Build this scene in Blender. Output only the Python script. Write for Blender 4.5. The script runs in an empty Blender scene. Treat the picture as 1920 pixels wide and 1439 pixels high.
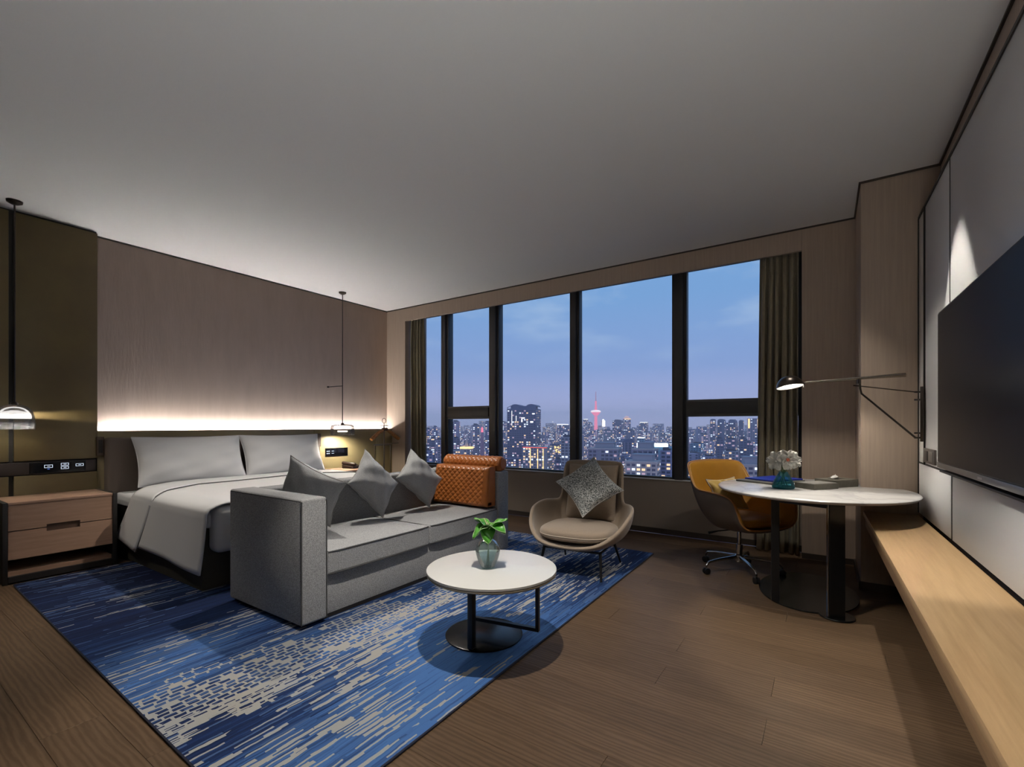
import bpy, bmesh, math, random
from mathutils import Vector, Matrix
random.seed(7)
scene = bpy.context.scene
COL = scene.collection
PI = math.pi
rad = math.radians

# ------------------------------------------------------------------ camera
cam_d = bpy.data.cameras.new('camera')
cam_d.sensor_width = 36.0
cam_d.lens = 871.0 / 1920.0 * 36.0
cam_d.shift_y = (798 - 719.5) / 1920.0
cam_d.clip_start = 0.05
cam_d.clip_end = 6000
cam = bpy.data.objects.new('camera', cam_d)
cam.location = (5.591, -4.866, 1.18)
cam.rotation_euler = (rad(90), 0, rad(33.9))
COL.objects.link(cam)
scene.camera = cam
scene.view_settings.view_transform = 'Standard'
scene.view_settings.look = 'None'
scene.view_settings.exposure = 0.0
scene.view_settings.gamma = 1.0
scene.view_settings.use_curve_mapping = False
scene.cycles.use_denoising = True
scene.cycles.max_bounces = 8
scene.cycles.diffuse_bounces = 4
scene.cycles.glossy_bounces = 3
scene.cycles.transmission_bounces = 6
scene.cycles.volume_bounces = 2
scene.cycles.transparent_max_bounces = 12
scene.cycles.sample_clamp_indirect = 4.0
scene.cycles.caustics_reflective = False
scene.cycles.caustics_refractive = False

# ------------------------------------------------------------------ sky (dusk, thin cloud)
def make_world():
    w = bpy.data.worlds.new('dusk_sky'); scene.world = w; w.use_nodes = True
    nt = w.node_tree; nt.nodes.clear(); N = nt.nodes.new; L = nt.links.new
    out = N('ShaderNodeOutputWorld'); bg = N('ShaderNodeBackground')
    tc = N('ShaderNodeTexCoord'); sep = N('ShaderNodeSeparateXYZ')
    L(tc.outputs['Generated'], sep.inputs[0])
    ramp = N('ShaderNodeValToRGB'); e = ramp.color_ramp.elements
    e[0].position = 0.0; e[0].color = (.60, .56, .86, 1)
    e[1].position = 1.0; e[1].color = (.10, .22, .48, 1)
    for p, c in ((.05, (.46, .49, .80)), (.12, (.27, .39, .71)), (.26, (.20, .385, .70)), (.40, (.20, .40, .72))):
        n = e.new(p); n.color = c + (1,)
    L(sep.outputs['Z'], ramp.inputs[0])
    mp = N('ShaderNodeMapping'); mp.inputs['Scale'].default_value = (1.6, 1.6, 5.0); mp.inputs['Location'].default_value = (5.3, 2.1, .4)
    L(tc.outputs['Generated'], mp.inputs[0])
    no = N('ShaderNodeTexNoise'); no.inputs['Scale'].default_value = 2.3; no.inputs['Detail'].default_value = 7; no.inputs['Roughness'].default_value = .55
    L(mp.outputs[0], no.inputs['Vector'])
    cr = N('ShaderNodeMapRange'); cr.inputs['From Min'].default_value = .50; cr.inputs['From Max'].default_value = .72
    cr.inputs['To Max'].default_value = .75
    L(no.outputs['Fac'], cr.inputs['Value'])
    lo = N('ShaderNodeMapRange'); lo.inputs['From Min'].default_value = .10; lo.inputs['From Max'].default_value = .22
    L(sep.outputs['Z'], lo.inputs['Value'])
    mu = N('ShaderNodeMath'); mu.operation = 'MULTIPLY'; L(cr.outputs[0], mu.inputs[0]); L(lo.outputs[0], mu.inputs[1])
    mx = N('ShaderNodeMixRGB'); mx.inputs['Color2'].default_value = (.50, .64, .83, 1)
    L(mu.outputs[0], mx.inputs['Fac']); L(ramp.outputs[0], mx.inputs['Color1'])
    L(mx.outputs[0], bg.inputs['Color']); bg.inputs['Strength'].default_value = 1.0
    L(bg.outputs[0], out.inputs[0])
make_world()

# ------------------------------------------------------------------ lights of the room and an added fill
def lamp(name, kind, loc, power, color=(1, .93, .84), size=.03, target=None, angle=100, blend=.5, sx=None, sy=None, rot=None, spread=180):
    d = bpy.data.lights.new(name, kind); d.energy = power; d.color = color
    o = bpy.data.objects.new(name, d); o.location = loc; COL.objects.link(o)
    if kind == 'AREA':
        d.shape = 'RECTANGLE'; d.size = sx; d.size_y = sy; d.spread = rad(spread)
    else:
        d.shadow_soft_size = size
    if kind == 'SPOT':
        d.spot_size = rad(angle); d.spot_blend = blend
    if target is not None:
        v = Vector(target) - Vector(loc)
        o.rotation_euler = v.to_track_quat('-Z', 'Y').to_euler()
    if rot is not None: o.rotation_euler = rot
    return o
H = 2.934
lamp('downlight_sofa', 'SPOT', (4.58, -3.45, 2.90), 260, size=.02, target=(4.68, -3.15, 0), angle=82, blend=.3)
lamp('downlight_desk', 'SPOT', (5.40, -1.10, 2.90), 60, size=.02, target=(5.42, -1.45, 0), angle=76, blend=.5)
lamp('downlight_console', 'SPOT', (5.83, -1.70, 2.90), 160, size=.02, target=(5.92, -1.80, 0), angle=44, blend=.3)
lamp('downlight_bed', 'SPOT', (2.05, -2.25, 2.90), 205, size=.025, target=(1.98, -2.3, 0), angle=95, blend=.65)
lamp('downlight_nightstand', 'SPOT', (1.15, -4.95, 2.90), 62, size=.03, target=(1.1, -3.75, 0), angle=62, blend=.8)
lamp('cove_light', 'AREA', (.022, -1.73, 1.10), 36, color=(1, .95, .92), rot=(PI, 0, 0), sx=.02, sy=3.4)
lamp('ambient_fill_light', 'AREA', (5.85, -5.4, .7), 58, color=(.99, .98, .96), rot=(rad(180), 0, 0), sx=1.0, sy=1.0, spread=160)  # unseen soft light added behind the camera to lift the ambient glow

# ------------------------------------------------------------------ material helpers
def mat(name, color, rough=.6, metal=0., spec=.5, noise=None, bump=None, color2=None, nscale=20., stretch=(1, 1, 1),
        emit=None, estr=1., coat=0., sheen=0., mixfac=(.35, .65), space='Object', bscale=None, bstretch=None):
    m = bpy.data.materials.new(name); m.use_nodes = True
    nt = m.node_tree; b = nt.nodes['Principled BSDF']; N = nt.nodes.new; L = nt.links.new
    b.inputs['Base Color'].default_value = tuple(color) + (1,)
    b.inputs['Roughness'].default_value = rough; b.inputs['Metallic'].default_value = metal
    b.inputs['Specular IOR Level'].default_value = spec
    b.inputs['Coat Weight'].default_value = coat; b.inputs['Sheen Weight'].default_value = sheen
    if emit:
        b.inputs['Emission Color'].default_value = tuple(emit) + (1,); b.inputs['Emission Strength'].default_value = estr
    if color2 or bump:
        tc = N('ShaderNodeTexCoord')
    if color2:
        mp = N('ShaderNodeMapping'); mp.inputs['Scale'].default_value = stretch
        L(tc.outputs[space], mp.inputs[0])
        no = N('ShaderNodeTexNoise'); no.inputs['Scale'].default_value = nscale; no.inputs['Detail'].default_value = 6; no.inputs['Roughness'].default_value = .6
        L(mp.outputs[0], no.inputs['Vector'])
        mr = N('ShaderNodeMapRange'); mr.inputs['From Min'].default_value = mixfac[0]; mr.inputs['From Max'].default_value = mixfac[1]
        L(no.outputs['Fac'], mr.inputs['Value'])
        mx = N('ShaderNodeMixRGB'); mx.inputs['Color1'].default_value = tuple(color) + (1,); mx.inputs['Color2'].default_value = tuple(color2) + (1,)
        L(mr.outputs[0], mx.inputs['Fac']); L(mx.outputs[0], b.inputs['Base Color'])
    if bump:
        mp2 = N('ShaderNodeMapping'); mp2.inputs['Scale'].default_value = bstretch or stretch
        L(tc.outputs[space], mp2.inputs[0])
        n2 = N('ShaderNodeTexNoise'); n2.inputs['Scale'].default_value = bscale or nscale; n2.inputs['Detail'].default_value = 4
        L(mp2.outputs[0], n2.inputs['Vector'])
        bp = N('ShaderNodeBump'); bp.inputs['Strength'].default_value = bump; bp.inputs['Distance'].default_value = .004
        L(n2.outputs['Fac'], bp.inputs['Height']); L(bp.outputs[0], b.inputs['Normal'])
    return m
def glass(name, tint, rough=.02, gloss=.08, body=None, bfac=.3):
    m = bpy.data.materials.new(name); m.use_nodes = True
    nt = m.node_tree; nt.nodes.clear(); N = nt.nodes.new; L = nt.links.new
    out = N('ShaderNodeOutputMaterial'); t = N('ShaderNodeBsdfTransparent'); g = N('ShaderNodeBsdfGlossy'); mx = N('ShaderNodeMixShader')
    fr = N('ShaderNodeLayerWeight'); fr.inputs['Blend'].default_value = gloss + .15
    ml = N('ShaderNodeMath'); ml.operation = 'MULTIPLY'; ml.inputs[1].default_value = min(1., gloss * 6)
    t.inputs['Color'].default_value = tuple(tint) + (1,); g.inputs['Roughness'].default_value = rough
    L(fr.outputs['Fresnel'], ml.inputs[0]); L(ml.outputs[0], mx.inputs[0])
    if body:
        df = N('ShaderNodeBsdfDiffuse'); df.inputs['Color'].default_value = tuple(body) + (1,)
        tr = N('ShaderNodeBsdfTranslucent'); tr.inputs['Color'].default_value = tuple(body) + (1,)
        m1 = N('ShaderNodeMixShader'); L(df.outputs[0], m1.inputs[1]); L(tr.outputs[0], m1.inputs[2])
        m2 = N('ShaderNodeMixShader'); m2.inputs[0].default_value = bfac; L(t.outputs[0], m2.inputs[1]); L(m1.outputs[0], m2.inputs[2]); L(m2.outputs[0], mx.inputs[1])
    else:
        L(t.outputs[0], mx.inputs[1])
    L(g.outputs[0], mx.inputs[2]); L(mx.outputs[0], out.inputs[0])
    return m
def emis(name, c, s):
    m = bpy.data.materials.new(name); m.use_nodes = True
    nt = m.node_tree; nt.nodes.clear(); o = nt.nodes.new('ShaderNodeOutputMaterial'); e = nt.nodes.new('ShaderNodeEmission')
    e.inputs[0].default_value = tuple(c) + (1,); e.inputs[1].default_value = s; nt.links.new(e.outputs[0], o.inputs[0]); return m

# ------------------------------------------------------------------ mesh helpers
def link(o, parent=None):
    COL.objects.link(o)
    if parent: o.parent = parent
    return o
def obj(name, bm, m, parent=None, smooth=False, mats=None):
    me = bpy.data.meshes.new(name); bm.to_mesh(me); bm.free()
    for x in (mats or [m]): me.materials.append(x)
    if smooth:
        for p in me.polygons: p.use_smooth = True
        try: me.set_sharp_from_angle(angle=rad(38))
        except Exception: pass
    return link(bpy.data.objects.new(name, me), parent)
def pyobj(name, vs, fs, m, parent=None, smooth=False):
    me = bpy.data.meshes.new(name); me.from_pydata(vs, [], fs); me.materials.append(m); me.update()
    if smooth:
        for p in me.polygons: p.use_smooth = True
    return link(bpy.data.objects.new(name, me), parent)
def tag(o, label=None, cat=None, group=None, kind=None):
    if label: o['label'] = label
    if cat: o['category'] = cat
    if group: o['group'] = group
    if kind: o['kind'] = kind
    return o
def empty(name, loc, rz=0., label=None, cat=None, group=None):
    o = bpy.data.objects.new(name, None); o.location = loc; o.rotation_euler = (0, 0, rz); o.empty_display_size = .1
    COL.objects.link(o); return tag(o, label, cat, group)
def addbox(bm, x0, x1, y0, y1, z0, z1, bev=0., seg=2, M=None):
    r = bmesh.ops.create_cube(bm, size=1.0)
    vs = r['verts']
    for v in vs:
        v.co = Vector((x0 + (v.co.x + .5) * (x1 - x0), y0 + (v.co.y + .5) * (y1 - y0), z0 + (v.co.z + .5) * (z1 - z0)))
    if bev > 0:
        es = list({e for v in vs for e in v.link_edges})
        rr = bmesh.ops.bevel(bm, geom=es, offset=bev, segments=seg, affect='EDGES', profile=.5)
        vs = list({v for f in rr['faces'] for v in f.verts} | {v for v in vs if v.is_valid})
    if M is not None:
        for v in vs: v.co = M @ v.co
    return vs
def box(name, b, m, parent=None, bev=0., seg=2, smooth=None, M=None):
    bm = bmesh.new(); addbox(bm, *b, bev=bev, seg=seg, M=M)
    return obj(name, bm, m, parent, smooth=(bev > 0) if smooth is None else smooth)
def addlathe(bm, prof, n=40, c=(0, 0, 0), cap0=True, cap1=True, sx=1., sy=1.):
    rings = []
    for r, z in prof:
        if r < 1e-6:
            rings.append([bm.verts.new((c[0], c[1], c[2] + z))])
        else:
            rings.append([bm.verts.new((c[0] + sx * r * math.cos(2 * PI * i / n), c[1] + sy * r * math.sin(2 * PI * i / n), c[2] + z)) for i in range(n)])
    for a, b in zip(rings, rings[1:]):
        if len(a) == 1 and len(b) == 1: continue
        for i in range(n):
            j = (i + 1) % n
            if len(a) == 1: bm.faces.new((a[0], b[j], b[i]))
            elif len(b) == 1: bm.faces.new((a[i], a[j], b[0]))
            else: bm.faces.new((a[i], a[j], b[j], b[i]))
    if cap0 and len(rings[0]) > 1: bm.faces.new(rings[0][::-1])
    if cap1 and len(rings[-1]) > 1: bm.faces.new(rings[-1])
def lathe(name, prof, m, parent=None, n=40, c=(0, 0, 0), cap0=True, cap1=True, sx=1., sy=1.):
    bm = bmesh.new(); addlathe(bm, prof, n, c, cap0, cap1, sx, sy)
    bmesh.ops.recalc_face_normals(bm, faces=bm.faces)
    return obj(name, bm, m, parent, smooth=True)
def addtube(bm, pts, r, n=10, closed=False):
    pts = [Vector(p) for p in pts]; k = len(pts)
    rr = r if isinstance(r, (list, tuple)) else [r] * k
    prev = None; rings = []
    for i, p in enumerate(pts):
        if closed: t = (pts[(i + 1) % k] - pts[i - 1]).normalized()
        elif i == 0: t = (pts[1] - pts[0]).normalized()
        elif i == k - 1: t = (pts[-1] - pts[-2]).normalized()
        else: t = ((pts[i + 1] - p).normalized() + (p - pts[i - 1]).normalized()).normalized()
        if prev is None:
            a = Vector((0, 0, 1)) if abs(t.z) < .9 else Vector((1, 0, 0))
            u = (a - t * a.dot(t)).normalized()
        else:
            u = (prev - t * prev.dot(t)).normalized()
        prev = u; w = t.cross(u)
        rings.append([bm.verts.new(p + (u * math.cos(2 * PI * j / n) + w * math.sin(2 * PI * j / n)) * rr[i]) for j in range(n)])
    seq = list(zip(rings, rings[1:])) + ([(rings[-1], rings[0])] if closed else [])
    for a, b in seq:
        for j in range(n):
            q = (j + 1) % n; bm.faces.new((a[j], a[q], b[q], b[j]))
    if not closed:
        bm.faces.new(rings[0][::-1]); bm.faces.new(rings[-1])
def tube(name, pts, r, m, parent=None, n=10, closed=False):
    bm = bmesh.new(); addtube(bm, pts, r, n, closed)
    return obj(name, bm, m, parent, smooth=True)
def gridmesh(name, fn, nu, nv, m, parent=None, smooth=True, closeu=False):
    vs = [fn(i / (nu - (0 if closeu else 1)), j / (nv - 1)) for j in range(nv) for i in range(nu)]
    fs = []
    for j in range(nv - 1):
        for i in range(nu if closeu else nu - 1):
            a = j * nu + i; b = j * nu + (i + 1) % nu
            fs.append((a, b, b + nu, a + nu))
    return pyobj(name, vs, fs, m, parent, smooth)
def sm(a, b, x):
    t = max(0., min(1., (x - a) / (b - a))); return t * t * (3 - 2 * t)
def addmod(o, kind, **kw):
    md = o.modifiers.new(kind.lower(), kind)
    for k, v in kw.items(): setattr(md, k, v)
    return md
def text(name, s, size, m, M, parent=None):
    cu = bpy.data.curves.new(name, 'FONT'); cu.body = s; cu.size = size; cu.extrude = .0004; cu.align_x = 'CENTER'; cu.align_y = 'CENTER'
    cu.materials.append(m)
    o = bpy.data.objects.new(name, cu); o.matrix_world = M; COL.objects.link(o)
    if parent: o.parent = parent
    return o

# ------------------------------------------------------------------ materials
M_ceil = mat('ceiling_paint', (.80, .80, .79), .9)
M_paper = mat('grained_wallpaper', (.78, .635, .54), .55, color2=(.70, .565, .475), nscale=9, stretch=(1, 1, .22), bump=.35, bscale=40, bstretch=(1, 1.3, .2), mixfac=(.3, .7))
M_paper2 = mat('taupe_wood_veneer', (.47, .375, .295), .5, color2=(.40, .315, .25), nscale=60, stretch=(1, 1, .04), mixfac=(.3, .7))
M_sillwall = mat('taupe_wall_panel', (.27, .225, .185), .6)
M_leatherette = mat('olive_leatherette', (.34, .28, .145), .42, bump=.1, nscale=300)
M_bronze = mat('bronze_panel', (.15, .115, .05), .36, metal=.25, color2=(.12, .09, .045), nscale=2)
M_black = mat('black_gap', (.012, .010, .009), .6)
M_dark = mat('dark_brown', (.035, .028, .022), .5)
M_skirt = mat('dark_baseboard', (.05, .038, .03), .4)
M_lac = mat('grey_lacquer_panel', (.82, .82, .81), .28, spec=.4)
M_frame = mat('anthracite_window_frame', (.045, .045, .047), .45)
M_frame_l = mat('grey_window_reveal', (.11, .11, .11), .5)
M_sill = mat('pale_sill', (.75, .73, .70), .4)
M_glasspane = glass('window_glass', (.97, .98, .99), .01, .04)
def oak_floor():
    m = bpy.data.materials.new('brown_oak_plank'); m.use_nodes = True
    nt = m.node_tree; b = nt.nodes['Principled BSDF']; N = nt.nodes.new; L = nt.links.new
    tc = N('ShaderNodeTexCoord'); oi = N('ShaderNodeObjectInfo')
    ad = N('ShaderNodeVectorMath'); ad.operation = 'ADD'
    ml = N('ShaderNodeVectorMath'); ml.operation = 'SCALE'; ml.inputs[0].default_value = (31.7, 17.3, 9.1)
    L(oi.outputs['Random'], ml.inputs['Scale']); L(tc.outputs['Object'], ad.inputs[0]); L(ml.outputs[0], ad.inputs[1])
    mp = N('ShaderNodeMapping'); mp.inputs['Scale'].default_value = (1.1, 9, 1); L(ad.outputs[0], mp.inputs[0])
    wv = N('ShaderNodeTexWave'); wv.wave_type = 'BANDS'; wv.bands_direction = 'Y'; wv.inputs['Scale'].default_value = 1.6
    wv.inputs['Distortion'].default_value = 9; wv.inputs['Detail'].default_value = 4; wv.inputs['Detail Scale'].default_value = 1.2; wv.inputs['Detail Roughness'].default_value = .62
    L(mp.outputs[0], wv.inputs['Vector'])
    no = N('ShaderNodeTexNoise'); no.inputs['Scale'].default_value = 6; no.inputs['Detail'].default_value = 8; L(mp.outputs[0], no.inputs['Vector'])
    mx = N('ShaderNodeMixRGB'); mx.inputs['Color1'].default_value = (.090, .055, .030, 1); mx.inputs['Color2'].default_value = (.142, .090, .052, 1)
    L(wv.outputs['Fac'], mx.inputs['Fac'])
    hs = N('ShaderNodeHueSaturation'); L(mx.outputs[0], hs.inputs['Color'])
    mr = N('ShaderNodeMapRange'); mr.inputs['To Min'].default_value = .86; mr.inputs['To Max'].default_value = 1.14
    L(oi.outputs['Random'], mr.inputs['Value']); L(mr.outputs[0], hs.inputs['Value'])
    m2 = N('ShaderNodeMixRGB'); m2.blend_type = 'MULTIPLY'; m2.inputs['Fac'].default_value = .35
    L(hs.outputs[0], m2.inputs['Color1']); L(no.outputs['Fac'], m2.inputs['Color2']); L(m2.outputs[0], b.inputs['Base Color'])
    b.inputs['Roughness'].default_value = .48; b.inputs['Specular IOR Level'].default_value = .22
    bp = N('ShaderNodeBump'); bp.inputs['Strength'].default_value = .12; bp.inputs['Distance'].default_value = .002
    L(wv.outputs['Fac'], bp.inputs['Height']); L(bp.outputs[0], b.inputs['Normal'])
    return m
M_floor = oak_floor()
M_under = mat('subfloor', (.03, .02, .014), .9)

# ------------------------------------------------------------------ room shell
def st(o): o['kind'] = 'structure'; return o
XR = 6.24; YB = -7.0
floor = st(box('floor', (0, XR, YB, .22, -.06, -.0135), M_under))
PW, PL = .185, 1.8
plank_mesh = {}
def plank(x0, x1, y0, y1):
    key = (round(x1 - x0, 3), round(y1 - y0, 3))
    if key not in plank_mesh:
        bm = bmesh.new(); addbox(bm, 0, key[0], 0, key[1], -.0135, 0, bev=.0007, seg=1)
        me = bpy.data.meshes.new('plank'); bm.to_mesh(me); bm.free(); me.materials.append(M_floor); plank_mesh[key] = me
    o = bpy.data.objects.new('plank', plank_mesh[key]); o.location = (x0, y0, 0); link(o, floor)
r = 0; y = YB
while y < .2:
    y1 = min(y + PW, .22)
    x = -random.choice((0, .45, .9, 1.35))
    while x < XR:
        x0 = max(x, 0.); x1 = min(x + PL, XR)
        if x1 - x0 > .05: plank(x0 + .0005, x1 - .0005, y + .0005, y1 - .0005)
        x += PL
    y = y1; r += 1
st(box('ceiling', (-.1, XR + .1, YB - .1, .5, H, H + .1), M_ceil))
wl = st(box('wall_left', (-.12, 0, YB, .5, 0, H), M_paper))
st(box('wall_back', (-.1, XR + .1, YB - .12, YB, 0, H), M_dark))
wr = st(box('wall_right', (XR, XR + .12, YB, .5, 0, H), M_paper2))
# window wall
ww = st(box('wall_window', (0, .398, .0, .45, 0, H), M_paper2))
pel = box('pelmet', (.398, 5.424, 0, .03, 2.735, H), M_paper2, ww)
box('wall_panel', (5.426, 5.81, 0, .45, 0, H), M_paper2, ww)
box('curtain_recess', (.398, 5.425, .03, .45, 2.86, H), M_dark, ww)
box('sill_wall', (.398, 5.425, .235, .45, 0, .585), M_sillwall, ww)
box('sill', (.398, 5.425, .222, .46, .585, .598), M_sill, ww, bev=.003)
box('window_pillar', (5.81, XR, -.68, .45, 0, H), M_paper2, ww, bev=.003)
st(box('baseboard_window', (.398, 5.425, .222, .2349, 0, .058), M_skirt))
st(box('baseboard_right', (5.426, 5.81, -.012, -.0005, 0, .05), M_skirt))
pb = st(box('baseboard_pillar', (5.798, 5.8095, -.692, -.012, 0, .055), M_skirt))
box('baseboard_front', (5.798, XR, -.692, -.6805, 0, .055), M_skirt, pb)
# dark strips that paint the shade of the gap under the ceiling
st(box('gap_shade_1', (0, .012, -3.47, -.001, H - .012, H), M_dark))
t2 = st(box('gap_shade_2', (0, 5.81, -.012, -.001, H - .012, H), M_dark))
st(box('gap_shade_3', (5.798, 5.8095, -.68, -.001, H - .012, H), M_dark))
st(box('gap_shade_4', (5.798, XR, -.692, -.6805, H - .012, H), M_dark))
st(box('gap_shade_5', (XR - .012, XR - .0005, YB, -.7, H - .012, H), M_dark))
# bedhead wainscot with a cove behind its top edge
wains = st(box('wall_wainscot', (.0005, .0925, -3.468, -.001, 0, 1.085), M_black))
for a, b_ in ((-3.4675, -1.3095), (-1.3065, -.3075), (-.3045, -.0015)):
    box('panel', (.093, .115, a, b_, .002, 1.130), M_leatherette, wains, bev=.002)
led = box('led_strip', (.060, .085, -3.46, -.01, 1.0855, 1.090), emis('led_glow', (1, .9, .82), 2.0), wains)
# bronze wall panels with dark reveal
bz = st(box('wall_bronze', (.0005, .105, YB + .001, -3.469, 0, H - .001), M_black))
for a, b_ in ((-3.992, -3.4695), (-5.30, -4.021), (-6.6, -5.33)):
    box('panel', (.1052, .135, a, b_, .885, H - .02), M_bronze, bz, bev=.002)
    box('panel', (.1052, .135, a, b_, .002, .765), M_bronze, bz, bev=.002)
# service strip with touch panel
ss = empty('control_strip', (.1055, -4.0, .77), label='long dark service strip recessed in the bronze wall above the left nightstand', cat='control panel')
def loc(o, parent):
    o.location = tuple(-c for c in parent.location); return o
loc(box('strip_body', (.106, .138, -5.3, -3.482, .772, .874), mat('dark_brown_metal', (.05, .04, .036), .35, metal=.5), ss, bev=.002), ss)
loc(box('touch_screen', (.138, .140, -3.905, -3.552, .778, .868), mat('black_glass', (.004, .004, .006), .08), ss), ss)
M_icon = emis('icon_white', (.75, .85, 1.), 1.1); M_iconb = emis('icon_blue', (.12, .25, .9), 1.0)
def icon(cy, cz, w, h, nm='touch_icon', m=None, t=.003, part=None):
    bm = bmesh.new(); X0, X1 = .1401, .1406
    addbox(bm, X0, X1, cy - w, cy + w, cz + h - t, cz + h); addbox(bm, X0, X1, cy - w, cy + w, cz - h, cz - h + t)
    addbox(bm, X0, X1, cy - w, cy - w + t, cz - h, cz + h); addbox(bm, X0, X1, cy + w - t, cy + w, cz - h, cz + h)
    addbox(bm, X0, X1, cy - w * .3, cy + w * .4, cz - t / 2, cz + t / 2)
    return loc(obj(nm, bm, m or M_icon, ss), ss)
icon(-3.79, .833, .026, .013); icon(-3.688, .844, .025, .011); icon(-3.688, .815, .025, .011); icon(-3.592, .833, .026, .011)
loc(box('touch_icon', (.1401, .1406, -3.797, -3.783, .808, .812), M_iconb, ss), ss)

# ---- media wall: shear slightly with the wall
SH = .0145
def shear(o):
    for v in o.data.vertices: v.co.x += (-.68 - v.co.y) * SH
    return o
mw = st(shear(box('wall_media', (6.152, XR - .03, YB + .3, -.681, .50, 2.60), M_black)))
GAP = .006
for (a, b_) in ((-.893, -.687), (-1.551, -.899), (-3.20, -1.557), (-4.85, -3.206)):
    shear(box('panel', (6.128, 6.152, a, b_, .934, 2.585), M_lac, mw, bev=.0015))
for (a, b_) in ((-1.588, -.687), (-3.20, -1.600), (-4.85, -3.206)):
    shear(box('panel', (6.128, 6.152, a, b_, .585, .924), M_lac, mw, bev=.0015))
shear(box('seam_strip', (6.120, 6.152, -.906, -.888, .926, 2.59), M_black, mw))
for b_ in ((6.1262, 6.152, -1.561, -1.547, .934, 2.585), (6.1262, 6.152, -1.602, -1.586, .585, .924), (6.1262, 6.152, -3.210, -3.196, .585, 2.585), (6.1262, 6.152, -4.85, -.687, .9235, .9345),
           (6.122, 6.152, -.6868, -.681, .585, 2.59), (6.122, 6.152, -4.85, -.687, 2.5855, 2.600)):
    shear(box('seam_strip', b_, M_black, mw))

# bench
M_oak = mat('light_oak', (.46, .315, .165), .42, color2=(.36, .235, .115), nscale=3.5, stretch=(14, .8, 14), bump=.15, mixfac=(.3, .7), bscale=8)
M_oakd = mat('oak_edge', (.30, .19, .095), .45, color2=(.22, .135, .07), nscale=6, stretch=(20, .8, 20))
bench = empty('wall_bench', (6.0, -1.0, .5), label='long light oak bench cantilevered from the media wall beneath the television', cat='bench')
o = box('bench_top', (5.823, 6.1275, -5.2, -.6815, .532, .565), M_oak, bench, bev=.003); shear(o); loc(o, bench)
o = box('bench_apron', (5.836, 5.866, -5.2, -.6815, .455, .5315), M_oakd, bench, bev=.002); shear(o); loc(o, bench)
o = box('bench_carcass', (5.8665, 6.21, -5.2, -.6815, .462, .5315), M_dark, bench); shear(o); loc(o, bench)

# television
tv = empty('television', (6.1, -2.3, 1.3), label='large black flat television mounted on the pale panels above the bench', cat='television')
M_tvb = mat('black_plastic', (.012, .012, .013), .35)
def tvp(name, b, m, **k):
    o = box(name, b, m, tv, **k); shear(o); return loc(o, tv)
tvp('tv_body', (6.078, 6.115, -3.11, -1.572, .958, 1.775), M_tvb, bev=.004)
tvp('screen', (6.0745, 6.0778, -3.098, -1.585, .992, 1.763), mat('dark_screen', (.006, .006, .007), .3, spec=.10))
tvp('lower_bezel', (6.072, 6.0775, -3.10, -1.583, .960, .986), mat('brushed_bezel', (.22, .22, .22), .3, metal=.8), bev=.001)
tvp('badge', (6.0712, 6.0719, -2.37, -2.31, .968, .977), mat('badge_silver', (.5, .5, .5), .3, metal=.8))
tvp('wall_bracket', (6.115, 6.128, -2.8, -1.9, 1.1, 1.6), M_tvb)
sh = shear(box('media_shelf', (6.085, 6.1279, -3.2, -1.56, .934, .944), M_black, bev=.001)); tag(sh, 'thin black shelf under the television', 'shelf')

# socket
so = empty('wall_socket', (6.13, -1.0, .98), label='dark double wall socket and switch plate on the pale panel beside the television', cat='socket')
so_m = mat('socket_plate', (.07, .06, .055), .4)
def sp(name, b, m, **k):
    o = box(name, b, m, so, **k); shear(o); return loc(o, so)
sp('cover_plate', (6.116, 6.1279, -1.235, -.922, .945, 1.035), so_m, bev=.002)
sp('socket_face', (6.113, 6.1159, -1.06, -.94, .96, 1.02), M_tvb, bev=.001)
sp('rocker_switch', (6.112, 6.1159, -1.215, -1.10, .96, 1.02), mat('switch_face', (.11, .1, .09), .35), bev=.001)

# ------------------------------------------------------------------ windows
YW = .29
def winframe(name, x0, x1, ztr=None):
    """one bay: frame members, optional transom, glass panes"""
    w = empty(name, ((x0 + x1) / 2, YW, .6)); w['kind'] = 'structure'
    def part(nm, b, m, **k): return loc(box(nm, b, m, w, **k), w)
    zt, zb = 2.86, .598
    f = .035
    part('window_frame', (x0, x0 + f, YW - .03, YW + .05, zb, zt), M_frame, bev=.002)
    part('window_frame', (x1 - f, x1, YW - .03, YW + .05, zb, zt), M_frame, bev=.002)
    part('window_frame', (x0 + f, x1 - f, YW - .03, YW + .05, zb, zb + .02), M_frame, bev=.002)
    part('window_frame', (x0 + f, x1 - f, YW - .03, YW + .05, zt - .03, zt), M_frame, bev=.002)
    if ztr:
        part('transom', (x0 + f, x1 - f, YW - .05, YW + .05, ztr[0], ztr[1]), M_frame, bev=.003)
        part('transom_bead', (x0 + f, x1 - f, YW - .035, YW + .045, ztr[0] - .03, ztr[0]), M_frame_l)
        part('transom_bead', (x0 + f, x1 - f, YW - .035, YW + .045, ztr[1], ztr[1] + .025), M_frame_l)
        part('pane', (x0 + f, x1 - f, YW + .006, YW + .014, ztr[1] + .025, zt - .03), M_glasspane)
        part('pane', (x0 + f, x1 - f, YW + .006, YW + .014, zb + .02, ztr[0] - .03), M_glasspane)
    else:
        part('pane', (x0 + f, x1 - f, YW + .006, YW + .014, zb + .02, zt - .03), M_glasspane)
    return w
def mullion(nm, x0, x1, y0=.225):
    m = st(box(nm, (x0, x1, y0, YW + .12, .598, 2.86), M_frame, bev=.002)); return m
winframe('window_1', .40, .915)
mullion('trim_6', .915, .985)
winframe('window_2', .985, 1.80, (1.302, 1.425))
mullion('trim_7', 1.80, 1.895)
winframe('window_3', 1.895, 3.035)
mullion('trim_8', 3.035, 3.095)
winframe('window_4', 3.095, 4.262)
mullion('trim_9', 4.262, 4.345)
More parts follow.
